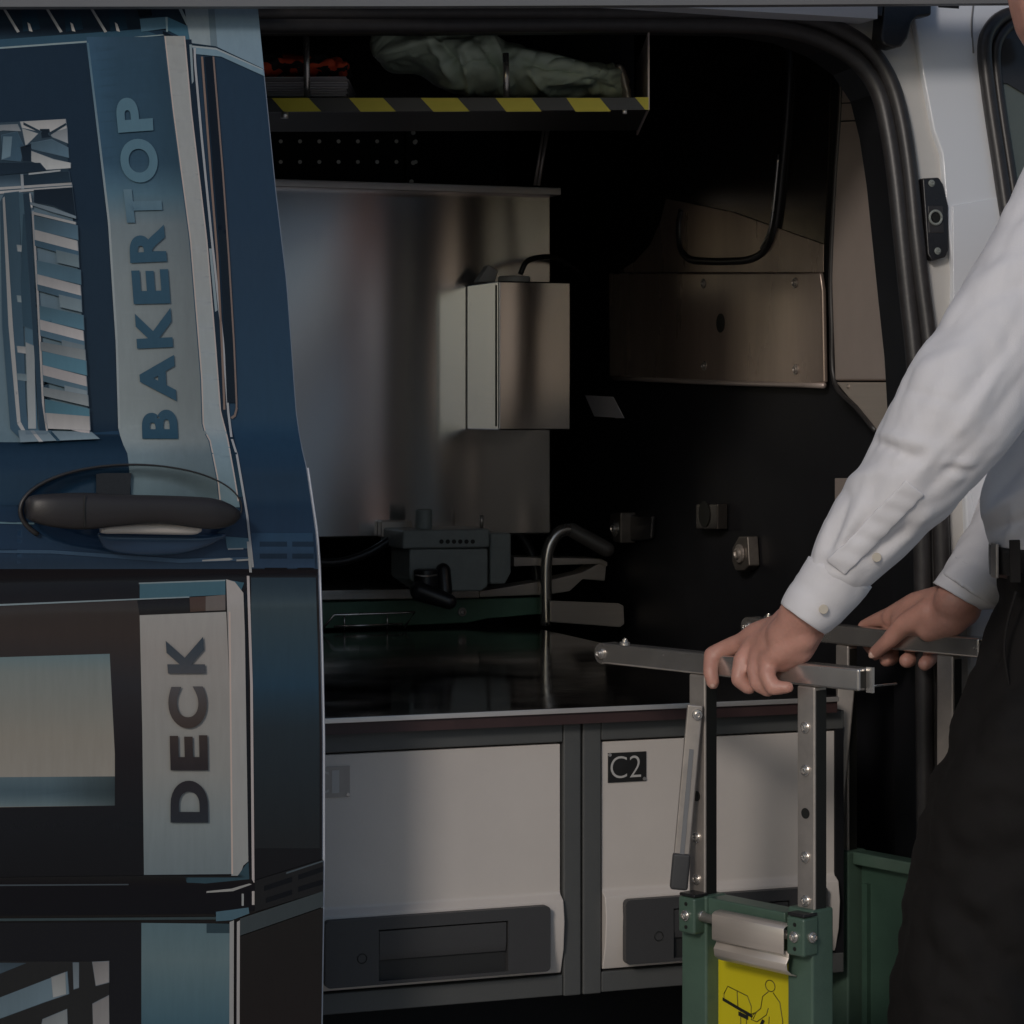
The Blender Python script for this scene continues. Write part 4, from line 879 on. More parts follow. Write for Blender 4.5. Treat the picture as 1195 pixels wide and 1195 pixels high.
bm = bmesh.new(); wbox(bm, (Xm+.0012, Y0-.001, z_b0-.001), (X2a-.0005, Y0+.03, z_t1-.0005)); obj('cabinet_post', bm, M['grey'], cbn, bevel=.002)
bm = bmesh.new(); wbox(bm, (xR-.012, Y0+.001, z_b0), (xR, 1.4, z_t1)); wbox(bm, (xL, Y0+.06, z_b0+.001), (xR-.012, Y0+.07, z_t1-.001)); obj('carcass', bm, M['dark'], cbn)
bm = bmesh.new(); wbox(bm, (xL, Y0+.15, .44), (xR-.02, 1.3, z_b0-.002)); obj('plinth', bm, M['dark'], cbn)
def drawer(pxl, pxr, ch, plate_m, eng_m, lab):
    x0 = PY(pxl, 1000, Y0).x; x1 = PY(pxr, 1000, Y0).x
    zt_ = z_t0-.0025; zb_ = z_b1+.0025; H = zt_-zb_; zl = zb_+H*.345
    bm = bmesh.new(); yb0 = Y0+.004
    prof = [(zt_, yb0), (zl+.004, yb0), (zl, yb0-.001), (zl-.006, yb0-.011), (zl-.03, yb0-.015), (zb_+.03, yb0-.012), (zb_, yb0-.002)]
    a = [bm.verts.new((x0, y, z)) for z, y in prof]; b = [bm.verts.new((x1, y, z)) for z, y in prof]
    a.append(bm.verts.new((x0, yb0+.02, zb_))); b.append(bm.verts.new((x1, yb0+.02, zb_))); a.append(bm.verts.new((x0, yb0+.02, zt_))); b.append(bm.verts.new((x1, yb0+.02, zt_)))
    n = len(a)
    for i in range(n): bm.faces.new((a[i], b[i], b[(i+1) % n], a[(i+1) % n]))
    bm.faces.new(a); bm.faces.new(b[::-1])
    d = obj('drawer_front', bm, M['front'], cbn, bevel=.0015, label=lab)
    W = x1-x0; hx1 = x1-.022; hx0 = x0+.022; hz1 = zl-.009; hz0 = zb_+.008; yy = yb0-.0245
    r = .006
    def rr(xa_, za_, xb_, zb2, rad):
        pts = []
        for cx_, cz_, a0_ in ((xb_-rad, zb2-rad, 0), (xa_+rad, zb2-rad, 90), (xa_+rad, za_+rad, 180), (xb_-rad, za_+rad, 270)):
            for k in range(5): t = math.radians(a0_+k*22.5); pts.append((cx_+math.cos(t)*rad, cz_+math.sin(t)*rad))
        return pts
    rx0 = x0+W*.268; rx1 = x0+W*.765; rz1 = hz1-.014; rz0 = hz0+.004
    bm = bmesh.new()
    # plate with rectangular recess: four strips in one loop-with-hole
    outer = [bm.verts.new((x, yy, z)) for x, z in rr(hx0, hz0, hx1, hz1, r)]
    inner = [bm.verts.new((x, yy, z)) for x, z in ((rx0, rz0), (rx1, rz0), (rx1, rz1), (rx0, rz1))]
    eds = [bm.edges.new((outer[i], outer[(i+1) % len(outer)])) for i in range(len(outer))]+[bm.edges.new((inner[i], inner[(i+1) % 4])) for i in range(4)]
    bmesh.ops.triangle_fill(bm, use_beauty=True, edges=eds)
    res = bmesh.ops.extrude_face_region(bm, geom=bm.faces[:])
    for v in [g_ for g_ in res['geom'] if isinstance(g_, bmesh.types.BMVert)]: v.co.y += .0105
    hp = obj('handle_panel', bm, M['hpan'], d)
    bm = bmesh.new(); zf = rz0+(rz1-rz0)*.38
    wbox(bm, (rx0, yb0-.0165, rz0), (rx1, yb0-.0155, rz1)); obj('handle_recess', bm, M['hrec'], d)
    bm = bmesh.new(); prism(bm, [Vector((rx0+.001, yy+.0022, rz1-.002)), Vector((rx0+.001, yy+.0022, zf+.010)), Vector((rx0+.001, yy+.005, zf)), Vector((rx0+.001, yy+.0075, zf+.004)), Vector((rx0+.001, yy+.0085, rz1-.002))], Vector((rx1-rx0-.002, 0, 0))); obj('pull_flap', bm, M['hpan'], d, bevel=.0012)
    bm = bmesh.new(); c_ = Vector((x0+W*.205, yy-.0004, (rz0+rz1)/2-.002)); tube(bm, [c_+Vector((math.cos(t)*.0055, 0, math.sin(t)*.0055)) for t in [2*PI*k/24 for k in range(25)]], .0006, n=6, sm=1); obj('lock_ring', bm, M['inkb'], d)
    # number plate
    lx0 = x0+.008; lx1 = lx0+.050; lz1 = zt_-.014; lz0 = lz1-.036
    bm = bmesh.new(); wbox(bm, (lx0, yb0-.0016, lz0), (lx1, yb0-.0002, lz1)); obj('number_plate', bm, plate_m, d, label='number plate reading C1' if ch == '1' else 'number plate reading C2')
    bm = bmesh.new(); yl_ = yb0-.0020
    for cc, u0, u1 in (('C', .06, .49), (ch, .56, .86 if ch == '2' else .74)):
        V, F = glyph(cc, -.012); v0, v1 = .14, .88
        vs = [bm.verts.new((lx0+(u0+(u1-u0)*u)*.050, yl_, lz0+(v0+(v1-v0)*v)*.036)) for u, v in V]
        for f in F: bm.faces.new([vs[i] for i in f])
    obj('plate_lettering', bm, eng_m, d)
    bm = bmesh.new()
    for u, v in ((.04, .94), (.95, .08)): disc(bm, Vector((lx0+.05*u, yb0-.0017, lz0+.036*v)), (0, -1, 0), .0022, .0012, 12)
    pieces('rivet', bm, M['chrome'], d)
drawer(353, 655.5, '1', M['plate1'], M['engr'], 'white drawer front with a pale number plate')
drawer(703.5, 976, '2', M['plate'], M['engr'], 'white drawer front with a dark number plate')
# ---------------------------------------------------------------- trolley
A1 = P(702, 761, 3.02); A2 = P(1011, 793, 2.72); zA = 0.9655
B1 = P(870, 729, 3.42); B2 = P(1146, 757, 3.07)
def toz(p, z): # keep the pixel, move to height z
    d = p-CAM; return CAM+d*((z-CAM.z)/d.z)
A1 = toz(P(702, 761, 3), zA); A2 = toz(P(1011, 793, 3), zA); B1 = toz(P(872, 730, 3), zA); B2 = toz(P(1150, 756, 3), zA)
tr = thing('loading_trolley', 'green and chrome folding trolley with telescopic legs held at the van opening', 'trolley', Vector(((A2.x+B2.x)/2, (A2.y+B2.y)/2, 0)))
def on(p, q, px):  # point on line p-q seen at pixel column px
    best = None
    for i in range(401):
        v = p.lerp(q, -.2+i*.0035) ; d = v-CAM; x = CX+FPX*d.dot(RT)/d.dot(FW)
        if best is None or abs(x-px) < best[0]: best = (abs(x-px), v)
    return best[1].copy()
def pxof(v): d = v-CAM; return CX+FPX*d.dot(RT)/d.dot(FW), HY-FPX*d.z/d.dot(FW)
def atz(px, py, ref): # point at same camera depth as ref
    return P(px, py, (ref-CAM).dot(FW))
for nm, (p, q_) in (('near', (A1, A2)), ('far', (B1, B2))):
    d = (q_-p).normalized(); s = d.cross(UP).normalized()
    if s.dot(CAM-p) < 0: s = -s
    bm = bmesh.new(); e = p+d*.012
    beam(bm, e, q_, .024, .024, s)
    o = obj('top_bar', bm, M['chrome'], tr, bevel=.003, seg=3, label='polished square top bar nearest the viewer' if nm == 'near' else 'polished square top bar held by the far hand')
    bm = bmesh.new(); disc(bm, e+s*.0115, s, .0125, -.023, 24); bolt(bm, e+s*.012, s, .0065, .003); obj('pivot_end', bm, M['chrome'], tr, bevel=.001)
    bm = bmesh.new(); beam(bm, q_-d*.004, q_+d*.0008, .018, .018, s); obj('bar_mouth', bm, M['inkb'], tr)
    bm = bmesh.new(); beam(bm, q_+d*.001, q_+d*.010, .003, .027, s); bm2 = None; obj('end_clip', bm, M['chrome'], tr)
    bm = bmesh.new(); bolt(bm, e+d*.028+UP*.012, UP, .006, .003); pieces('bolt', bm, M['chrome'], tr)
dA = (A2-A1).normalized(); sA = dA.cross(UP).normalized(); sA = sA if sA.dot(CAM-A1) > 0 else -sA
def upright(px, base, q_, zlow, face_bolts, holes, w=.026, t=.020):
    top = on(base, q_, px)
    bm = bmesh.new(); lo = Vector((top.x, top.y, zlow)); hi = Vector((top.x, top.y, zA-.0125))
    beam(bm, lo, hi, w, t, dA); o = obj('upright', bm, M['dullsteel'], tr, bevel=.0025, seg=3)
    # black sheet standing for the dark hollow of the open channel
    bm = bmesh.new(); c = dA*(w/2+.0003); beam(bm, lo+c, hi+c-UP*.004, .0012, t*.78, dA); obj('channel_hollow', bm, M['inkb'], o if False else tr)
    bm = bmesh.new()
    for y in face_bolts:
        z = atz(px, y, top).z; bolt(bm, Vector((top.x, top.y, z))+sA*(t/2), sA, .0062, .0022)
    if face_bolts: pieces('bolt', bm, M['chrome'], tr)
    bm = bmesh.new()
    for y in holes:
        z = atz(px, y, top).z; disc(bm, Vector((top.x, top.y, z))+sA*(t/2+.0002), sA, .0058, .0006)
    if holes: pieces('hole', bm, M['inkb'], tr)
    else: bm.free()
    return top
zg = P(880, 1062, 2.82).z
u1 = upright(947, A1, A2, .42, (848, 898, 999, 1050), (948,))
u2 = upright(820, A1, A2, .42, (831, 976, 1025), (928,))
# telescopic inner legs go on below as green outer tubes
def gpost(top, zt_, w=.036, t=.034, m=M['green'], name='green_leg'):
    bm = bmesh.new(); beam(bm, Vector((top.x, top.y, .02)), Vector((top.x, top.y, zt_)), w, t, dA); return obj(name, bm, m, tr, bevel=.003, seg=3)
z1g = atz(947, 1058, u1).z; z2g = atz(818, 1040, u2).z
g1 = gpost(u1-dA*.002, z1g, .037); g2 = gpost(u2+dA*.002, z2g-.001, .040)
# cross rail, panel between legs
bm = bmesh.new(); zc = (z1g+z2g)/2-.004
pA = Vector((u2.x, u2.y, z2g-.014)); pB = Vector((u1.x, u1.y, z2g-.014)); beam(bm, pA+dA*.022, pB-dA*.026, .030, .024, sA); obj('cross_rail', bm, M['green'], tr, bevel=.002)
bm = bmesh.new(); beam(bm, Vector((0, 0, 0))+pA+dA*.0225-UP*.018+UP*0, pB-dA*.0265-UP*.018, .004, .012, sA); bm.clear()
def facept(u, z, off): # u 0..1 between the two legs, on the near face
    return Vector((u2.x+(u1.x-u2.x)*u, u2.y+(u1.y-u2.y)*u, z))+sA*off
prism(bm, [facept(.05, .35, -.0045), facept(.93, .35, -.0045), facept(.93, z2g-.030, -.0045), facept(.05, z2g-.030, -.0045)], -sA*.003); obj('end_panel', bm, M['green'], tr)
# yellow pictogram label
zl1 = atz(870, 1117, u1.lerp(u2, .5)).z
LU0, LU1 = .02, .93
def lab3(u, v, off=-.0032): # u,v in label space, v down from top edge; 1 = .12m
    return facept(LU0+(LU1-LU0)*u, zl1-v*.12, off)
bm = bmesh.new(); prism(bm, [lab3(0, 0), lab3(1, 0), lab3(1, 1.4), lab3(0, 1.4)], sA*.0008); lb = obj('instruction_label', bm, M['yellowL'], tr, label='yellow instruction label with a line drawing of a person and a tick')
bm = bmesh.new()
def ink(pts, r=.0006): tube(bm, [lab3(.04+u*.96, v*.95+.07, -.0022) for u, v in pts], r, n=6, sm=1)
ink([(.64+.05*math.cos(t), .18+.055*math.sin(t)) for t in [2*PI*k/16 for k in range(17)]])
ink([(.62, .24), (.56, .30), (.54, .42), (.46, .50), (.44, .55), (.50, .56), (.60, .47), (.62, .40)]); ink([(.67, .24), (.74, .32), (.77, .50), (.76, .66), (.62, .64), (.63, .48)])
ink([(.63, .64), (.56, .82), (.54, 1.0), (.60, 1.0), (.66, .84), (.70, .76), (.72, .9), (.71, 1.02), (.77, 1.02), (.78, .84), (.76, .66)])
ink([(.15, .36), (.19, .28), (.40, .33), (.44, .42), (.44, .50), (.30, .46), (.15, .42), (.15, .36)]); ink([(.29, .30), (.30, .46)])
ink([(.33, .47), (.33, .68), (.39, .69), (.39, .48)]); ink([(.13, .78), (.44, .84), (.50, .92)], .0009); ink([(.13, .78), (.15, .98), (.24, .9)], .0009); ink([(.44, .50), (.50, .46), (.46, .54)])
obj('pictogram', bm, M['ink'], lb)
bm = bmesh.new(); prism(bm, [lab3(.04+u*.96, v*.95+.07, -.0018) for u, v in ((.37, .76), (.40, .75), (.425, .82), (.56, .52), (.585, .53), (.43, .90))], sA*.0006); prism(bm, [lab3(.04+u*.96, v*.95+.07, -.0018) for u, v in ((.14, .40), (.45, .50), (.45, .53), (.14, .43))], sA*.0006); prism(bm, [lab3(.04+u*.96, v*.95+.07, -.0018) for u, v in ((.31, .50), (.41, .52), (.41, .56), (.31, .54))], sA*.0006)
obj('tick_mark', bm, M['inkb'], lb)
# curved steel catch plate hung between corner blocks
ctr = u1.lerp(u2, .5); yk = [(1062, .046), (1063, .050), (1084, .052), (1098, .050), (1099, .040), (1112, .042), (1124, .032), (1131, .018)]
zz = lambda py: atz(880, py, ctr).z
def strip(name, prof, ua, ub, m):
    bm = bmesh.new(); a = []; b = []
    for py, off in prof: a.append(bm.verts.new(facept(ua, zz(py), off))); b.append(bm.verts.new(facept(ub, zz(py), off)))
    for i in range(len(a)-1): bm.faces.new((a[i], b[i], b[i+1], a[i+1])).smooth = True
    bmesh.ops.recalc_face_normals(bm, faces=bm.faces[:])
    o = obj(name, bm, m, tr); sm = o.modifiers.new('thick', 'SOLIDIFY'); sm.thickness = .0018; o.modifiers.new('bev', 'BEVEL').width = .0005
    return o
strip('catch_cover', [(1062, .026), (1063, .036), (1066, .040), (1080, .040), (1095, .040), (1097, .037)], .32, .97, M['steelw'])
strip('catch_lip', [(1093, .030), (1101, .030), (1107, .034), (1114, .033), (1119, .027), (1122, .018)], .31, .97, M['steelw'])
bm = bmesh.new(); tube(bm, [facept(-.02, zz(1077), .022), facept(1.02, zz(1077), .022)], .005, n=12, sm=1); obj('catch_rod', bm, M['dullsteel'], tr, smooth=True)
for pxc, y0_, y1_, uu in ((830, 1042, 1084, u2), (957, 1065, 1110, u1)):
    c0 = atz(pxc, y0_, uu); c1 = atz(pxc, y1_, uu)
    bm = bmesh.new(); beam(bm, c0+sA*.028, c1+sA*.028, .026, .024, dA); o = obj('corner_block', bm, M['green'], tr, bevel=.003)
    bm = bmesh.new(); beam(bm, c0+sA*.028+UP*.0005, c0+sA*.028+UP*.004, .024, .022, dA); obj('block_cap', bm, M['black'], tr, bevel=.001)
    bm = bmesh.new(); f = (c0+c1)/2+sA*.040; bolt(bm, f, sA, .006, .003); bolt(bm, (c0+c1)/2+sA*.028+dA*.013, dA, .006, .003); pieces('bolt', bm, M['chrome'], tr)
    bm = bmesh.new(); [disc(bm, f+UP*h+sA*.0002, sA, .0022, .0006) for h in (-.013, .013)]; pieces('hole', bm, M['inkb'], tr)
# swing arm near
def swing(p, q_, w, foot=True):
    bm = bmesh.new(); beam(bm, p, q_, w, .006, RT); o = obj('swing_arm', bm, M['dullsteel'], tr, bevel=.002)
    bm = bmesh.new(); d = (q_-p).normalized(); n_ = RT.cross(d).normalized(); n_ = n_ if n_.dot(CAM-p) > 0 else -n_
    beam(bm, p+d*.05+n_*.0035, q_-d*.03+n_*.0035, .005, .001, RT); obj('arm_groove', bm, M['rail'], tr)
    if foot:
        bm = bmesh.new(); beam(bm, q_-d*.035, q_+d*.006, w*1.12, .012, RT); obj('arm_foot', bm, M['hpan'], tr, bevel=.003)
swing(atz(811, 820, u2)-FW*.0+RT*-.001+FW*-.02, atz(791, 1028, u2)+FW*-.02, .018)
bm = bmesh.new(); bolt(bm, atz(812, 831, u2)-FW*.024, -FW, .006, .003); pieces('bolt', bm, M['chrome'], tr)
# far side frame
v1 = on(B1, B2, 988); v2 = on(B1, B2, 1108)
for vv, zlo, w_ in ((v1, .3, .022), (v2, .3, .026)):
    bm = bmesh.new(); beam(bm, Vector((vv.x, vv.y, zlo)), Vector((vv.x, vv.y, zA-.0125)), w_, .018, dA); obj('upright', bm, M['dullsteel'], tr, bevel=.0025, seg=3)
    bm = bmesh.new(); c = dA*(w_/2+.0003); beam(bm, Vector((vv.x, vv.y, zlo))+c, Vector((vv.x, vv.y, zA-.017))+c, .0012, .013, dA); obj('channel_hollow', bm, M['inkb'], tr)
swing(atz(985, 800, v1)-FW*.02, atz(968, 988, v1)-FW*.02, .022)
zf = atz(990, 990, v1).z
bm = bmesh.new(); beam(bm, Vector((v1.x, v1.y, .02)), Vector((v1.x, v1.y, zf)), .038, .036, dA); obj('green_leg', bm, M['green'], tr, bevel=.003)
bm = bmesh.new(); beam(bm, Vector((v2.x, v2.y, .02)), Vector((v2.x, v2.y, zf)), .038, .036, dA); obj('green_leg', bm, M['green'], tr, bevel=.003)
bm = bmesh.new(); beam(bm, Vector((v1.x, v1.y, zf-.008))+dA*.022, Vector((v2.x, v2.y, zf-.008))-dA*.022, .026, .016, sA); obj('cross_rail', bm, M['green'], tr, bevel=.002)
bm = bmesh.new(); prism(bm, [Vector((v1.x, v1.y, .25))+dA*.022-sA*.004, Vector((v2.x, v2.y, .25))-dA*.022-sA*.004, Vector((v2.x, v2.y, zf-.018))-dA*.022-sA*.004, Vector((v1.x, v1.y, zf-.018))+dA*.022-sA*.004], -sA*.003); obj('end_panel', bm, M['greenshade'], tr)
bm = bmesh.new(); beam(bm, Vector((v1.x, v1.y, .25))+dA*.034, Vector((v1.x, v1.y, zf-.04))+dA*.034, .008, .008, dA); obj('stiffener', bm, M['greenshade'], tr)
for (pa, pb) in ((u2, v1), (u1, v2)):
    bm = bmesh.new(); beam(bm, Vector((pa.x, pa.y, .30)), Vector((pb.x, pb.y, .30)), .025, .025); obj('stretcher', bm, M['green'], tr, bevel=.002)
bm = bmesh.new(); tube(bm, [P(1014, 801, 2.74), P(1046, 798, 2.9)], .0012, n=6, sm=1); obj('retaining_wire', bm, M['chrome'], tr, smooth=True)
# ---------------------------------------------------------------- person
pe = thing('person', 'person in a white shirt and black trousers gripping both top bars of the trolley', 'person', Vector((.62, -.22, 0)))
body = []
def ch(*a, **k): body.extend(caps(list(a), **k))
def barD(px, p, q_):
    v = on(p, q_, px); return (v-CAM).dot(FW)
# near hand (left): over the bar, fingers down on the near side
def H(px, py, o=0.0, base=None): return P(px, py, barD(px, A1, A2)+o)
wr = H(934, 722, -.015); el = P(1098, 520, 2.72); shd = P(1262, 215, 2.86)
ch((wr, .026), (P(975, 668, 2.755), .028), (el, .036), (shd, .055))
ch((H(943, 716, -.02), .022), (H(918, 742, -.018), .023)); ch((H(925, 730, .0), .024), (H(905, 752, -.004), .024)); ch((H(944, 730, -.005), .020), (H(932, 756, -.012), .018), (H(912, 768, -.016), .016))
mcps = [((868, 749), .000), ((876, 757), -.012), ((886, 763), -.022), ((896, 771), -.032)]
for (m, o), wo in zip(mcps, ((920, 728), (926, 732), (932, 738), (938, 745))):
    ch((H(wo[0], wo[1], o*.6), .0155), (H(m[0]+14, m[1]-9, o), .0135), (H(*m, o), .0118))
ch((H(868, 749, .0), .0115), (H(848, 756, -.004), .0102), (H(831, 764, -.016), .0098)); ch((H(831, 764, -.016), .0097), (H(829, 784, -.030), .0088), (H(832, 797, -.030), .0078))
ch((H(876, 757, -.012), .0112), (H(866, 770, -.030), .0102)); ch((H(866, 770, -.030), .0102), (H(862, 792, -.040), .0093)); ch((H(862, 793, -.040), .0092), (H(874, 803, -.030), .0080))
ch((H(886, 763, -.022), .0108), (H(881, 780, -.038), .0100)); ch((H(881, 780, -.038), .0100), (H(884, 798, -.044), .0090)); ch((H(884, 798, -.044), .0089), (H(896, 806, -.036), .0078))
ch((H(896, 771, -.032), .0104), (H(895, 787, -.045), .0094)); ch((H(895, 787, -.045), .0094), (H(902, 803, -.046), .0086)); ch((H(902, 803, -.046), .0085), (H(919, 802, -.036), .0072))
# thumb behind the bar
ch((H(935, 745, .03), .014), (H(905, 770, .045), .011), (H(882, 785, .045), .009))
# far hand (right): thumb on the near side, fingers under
def G(px, py, o=0.0): return P(px, py, barD(min(px, 1140), B1, B2)+o)
wr2 = G(1116, 702, -.01); el2 = P(1215, 560, 3.22); sh2 = P(1330, 240, 3.2)
ch((wr2, .0275), (P(1150, 668, 3.12), .026), (el2, .034), (sh2, .055))
ch((G(1120, 708, .0), .027), (G(1085, 722, .0), .025), (G(1058, 728, .008), .021)); ch((G(1110, 722, -.01), .022), (G(1085, 734, -.01), .017)); ch((G(1112, 700, .0), .022), (G(1070, 708, .012), .019), (G(1042, 720, .02), .0145))
ch((G(1085, 715, -.016), .019), (G(1054, 730, -.030), .0135)); ch((G(1054, 730, -.030), .0130), (G(1037, 748, -.034), .0105)); ch((G(1037, 748, -.034), .0105), (G(1021, 762, -.032), .0085))
ch((G(1042, 718, .02), .0125), (G(1022, 725, .030), .0100), (G(1008, 730, .036), .0075)); ch((G(1008, 731, .036), .0085), (G(1012, 750, .034), .0085), (G(1022, 764, .022), .008))
for px, py, r in ((1036, 770, .0092), (1060, 771, .0100), (1081, 775, .0090)):
    ch((G(px+6, 722, .024), .0115), (G(px+4, 748, .032), .010)); ch((G(px+4, 748, .032), .010), (G(px+5, 768, .016), .0096)); ch((G(px+5, 768, .016), .0096), (G(px-2, py, -.006), r))
# torso, neck, head, legs
shc = (shd+sh2)/2; pel = P(1252, 700, 2.98); che = P(1290, 360, 2.98)
ch((pel, .07), (P(1258, 560, 2.98), .07), (che, .08)); ch((shd, .05), (che, .07)); ch((sh2, .05), (che, .07))
nk = P(1285, 190, 2.98); hd = None
ch((che, .08), (P(1290, 230, 2.99), .075), (nk, .058), (P(1272, 90, 2.95), .056))
ch((P(1268, 0, 2.93), .088), (P(1262, -60, 2.93), .094)); ch((P(1252, 26, 2.92), .050), (P(1229, 20, 2.90), .030))   # skull, jaw towards the van
ch((P(1226, -54, 2.91), .014), (P(1200, -26, 2.90), .011)); ch((P(1217, -4, 2.90), .012), (P(1214, 10, 2.90), .015), (P(1219, 22, 2.90), .018)); ch((P(1275, -40, 2.84), .016), (P(1278, -15, 2.84), .012))
for s_, dd in ((-1, 2.86), (1, 3.08)):
    hip = P(1262, 730, dd+.06); kn = P(1150, 1215, dd); kn.z = .50; an = Vector((kn.x+.10, kn.y+.03, .08))
    ch((hip, .05), (kn, .045), (an, .038)); ch((an, .036), (an+Vector((-.14, .10, -.045)), .03))
me = union(body, .0032, 5, .5)
pb = obj('body', me, M['skin'], pe, smooth=True)
# nails
bm = bmesh.new()
def nail(c, r, ax): 
    m0 = bmesh.ops.create_uvsphere(bm, u_segments=12, v_segments=8, radius=1)['verts']
    d = Vector(ax).normalized(); n_ = (CAM-c).normalized(); n_ = (n_-d*n_.dot(d)).normalized(); s_ = d.cross(n_)
    R = Matrix((s_*r*.72, d*r, n_*r*.28)).transposed()
    for v in m0: v.co = R@v.co+c
nail(G(1018.5, 763.5, -.0395), .0062, P(1019, 764, 3)-P(1036, 749, 3)); nail(H(831.5, 799, -.0365), .0038, P(832, 797, 3)-P(829, 784, 3))
pieces('fingernail', bm, M['nail'], pe, smooth=True)
# hair
bm = bmesh.new(); capsule(bm, P(1285, -50, 2.95), P(1272, -110, 2.94), .098, .09, n=24); crease(bm, .01, (30, 30, 30), 3); obj('hair', bm, M['hair'], pe, smooth=True)
# shirt -----------------------------------------------------------------------
def sec(L, R, D, dep, twist=0):
    l = P(*L, D); r = P(*R, D); ax = (r-l)/2; return ((l+r)/2, ax, FW*dep)
near = [sec((1262, 60), (1360, 230), 2.90, .08), sec((1215, 150), (1330, 300), 2.86, .085), sec((1180, 225), (1290, 360), 2.82, .085), sec((1143, 303), (1243, 425), 2.78, .08), sec((1098, 375), (1205, 490), 2.75, .075), sec((1060, 428), (1172, 532), 2.73, .07), sec((1030, 488), (1140, 566), 2.73, .066),
        sec((1003, 545), (1108, 600), 2.735, .062), sec((975, 585), (1082, 622), 2.745, .058), sec((957, 625), (1050, 652), 2.755, .052), sec((947, 652), (1018, 680), 2.76, .044), sec((941, 664), (1001, 693), 2.765, .038)]
b1 = loft(near, n=110, sub=16, power=2.1)
ax1 = (P(940, 700, 2.76)-P(1180, 300, 2.8)).normalized(); ax2 = ax1.cross(FW).normalized(); ax3 = ax1.cross(ax2)
crease(b1, .0060, (4, 9, 9), 4, (ax1, ax2, ax3), 1.3); crease(b1, .0022, (13, 17, 17), 21, (ax1, ax2, ax3), 1.5)
FOLDS = [(975, 567, 1030, 548, 9, .006), (990, 578, 968, 640, 5, -.006), (980, 585, 955, 645, 5, .004), (1004, 590, 972, 655, 6, .005), (1016, 600, 990, 640, 5, -.005),
  (1022, 515, 1072, 536, 5, -.007), (1030, 508, 1085, 520, 7, .005), (1040, 548, 1075, 530, 6, -.004), (1062, 562, 1120, 500, 7, .005), (1120, 500, 1185, 405, 8, .005), (1105, 548, 1132, 551, 4, -.006), (1100, 540, 1135, 541, 5, .004),
  (1080, 575, 1150, 505, 6, -.005), (1150, 505, 1200, 430, 7, -.005), (1000, 640, 1050, 600, 5, .004), (1010, 655, 1060, 615, 5, -.005), (1030, 655, 1085, 600, 6, .004), (960, 655, 985, 668, 4, -.003), (1090, 400, 1150, 350, 9, -.004), (1070, 430, 1140, 400, 8, .004),
  (1140, 330, 1190, 300, 9, .005), (1160, 345, 1200, 330, 7, -.005), (1055, 455, 1120, 470, 6, -.003), (1125, 470, 1180, 400, 6, -.004), (945, 662, 965, 610, 4, .003)]
foldbm(b1, FOLDS, .85)
far = [sec((1290, 240), (1400, 330), 3.2, .08), sec((1235, 380), (1340, 470), 3.22, .075), sec((1170, 520), (1290, 590), 3.2, .066), sec((1140, 590), (1230, 640), 3.17, .058), sec((1115, 640), (1190, 690), 3.14, .05), sec((1098, 670), (1160, 712), 3.12, .044)]
b2 = loft(far, n=80, sub=14, power=2.1); crease(b2, .007, (9, 9, 9), 9, (ax1, ax2, ax3), 1.4)
tor = [sec((1175, 655), (1340, 655), 2.98, .120), sec((1162, 640), (1345, 640), 2.98, .125), sec((1152, 615), (1350, 612), 2.98, .125), sec((1148, 575), (1360, 560), 2.98, .13), sec((1176, 500), (1375, 480), 2.98, .135), sec((1205, 420), (1392, 400), 2.98, .14), sec((1210, 300), (1400, 300), 2.98, .155), sec((1222, 215), (1370, 215), 2.98, .13), sec((1240, 165), (1330, 165), 2.98, .075)]
b3 = loft(tor, n=90, sub=12, power=2.2); crease(b3, .008, (8, 8, 4), 14, None, 1.4); foldbm(b3, [(1152, 600, 1200, 570, 7, .006), (1155, 620, 1210, 600, 6, -.006), (1175, 635, 1185, 590, 5, .005), (1160, 575, 1200, 530, 8, -.005)])
shm = union([b1, b2, b3], .0034, 2, .4)
shc_ = shm.copy()
obj('shirt', shm, M['shirt'], pe, smooth=True, label='white long-sleeved shirt')
# cuffs: bands with thickness
def cuff(secs, name, mm, rim=.003):
    bm = bmesh.new(); C = smoothpts([s[0] for s in secs], 5); A = smoothpts([s[1] for s in secs], 5); B = smoothpts([s[2] for s in secs], 5); n = 40; outer = []; inner = []
    for c, a, b in zip(C, A, B):
        for lst, k in ((outer, 1.0), (inner, 1-rim/a.length)): lst.append([bm.verts.new(c+a*math.cos(2*PI*i/n)*k+b*math.sin(2*PI*i/n)*k) for i in range(n)])
    for L_ in (outer, inner):
        for x, y in zip(L_, L_[1:]):
            for i in range(n): bm.faces.new((x[i], x[(i+1) % n], y[(i+1) % n], y[i])).smooth = True
    for e in (0, -1):
        for i in range(n): bm.faces.new((outer[e][i], outer[e][(i+1) % n], inner[e][(i+1) % n], inner[e][i]))
    crease(bm, .0022, (18, 18, 18), 7)
    return obj(name, bm, mm, pe, smooth=True)
cuff([sec((944, 649), (1017, 684), 2.762, .042), sec((929, 672), (996, 712), 2.768, .040), sec((914, 698), (972, 733), 2.772, .038), sec((911, 705), (962, 740), 2.774, .037)], 'cuff', M['shirt'])
cuff([sec((1112, 648), (1184, 700), 3.135, .048), sec((1098, 668), (1166, 710), 3.13, .043), sec((1089, 680), (1143, 712), 3.125, .039)], 'cuff', M['shirt'])
from mathutils.bvhtree import BVHTree
def caster(me): return BVHTree.FromPolygons([v.co.copy() for v in me.vertices], [tuple(p.vertices) for p in me.polygons])
shb = caster(shc_)
def hit(bv, px, py, off):
    d = ray(px, py); r = bv.ray_cast(CAM, d.normalized())
    if r[0] is None: return P(px, py, 2.8)
    n = r[1] if r[1].dot(d) < 0 else -r[1]
    return r[0]+n*off
bm = bmesh.new(); A_ = Vector((1068, 568)); B_ = Vector((976, 662)); W_ = Vector((11.5, 9.5)); g_ = []
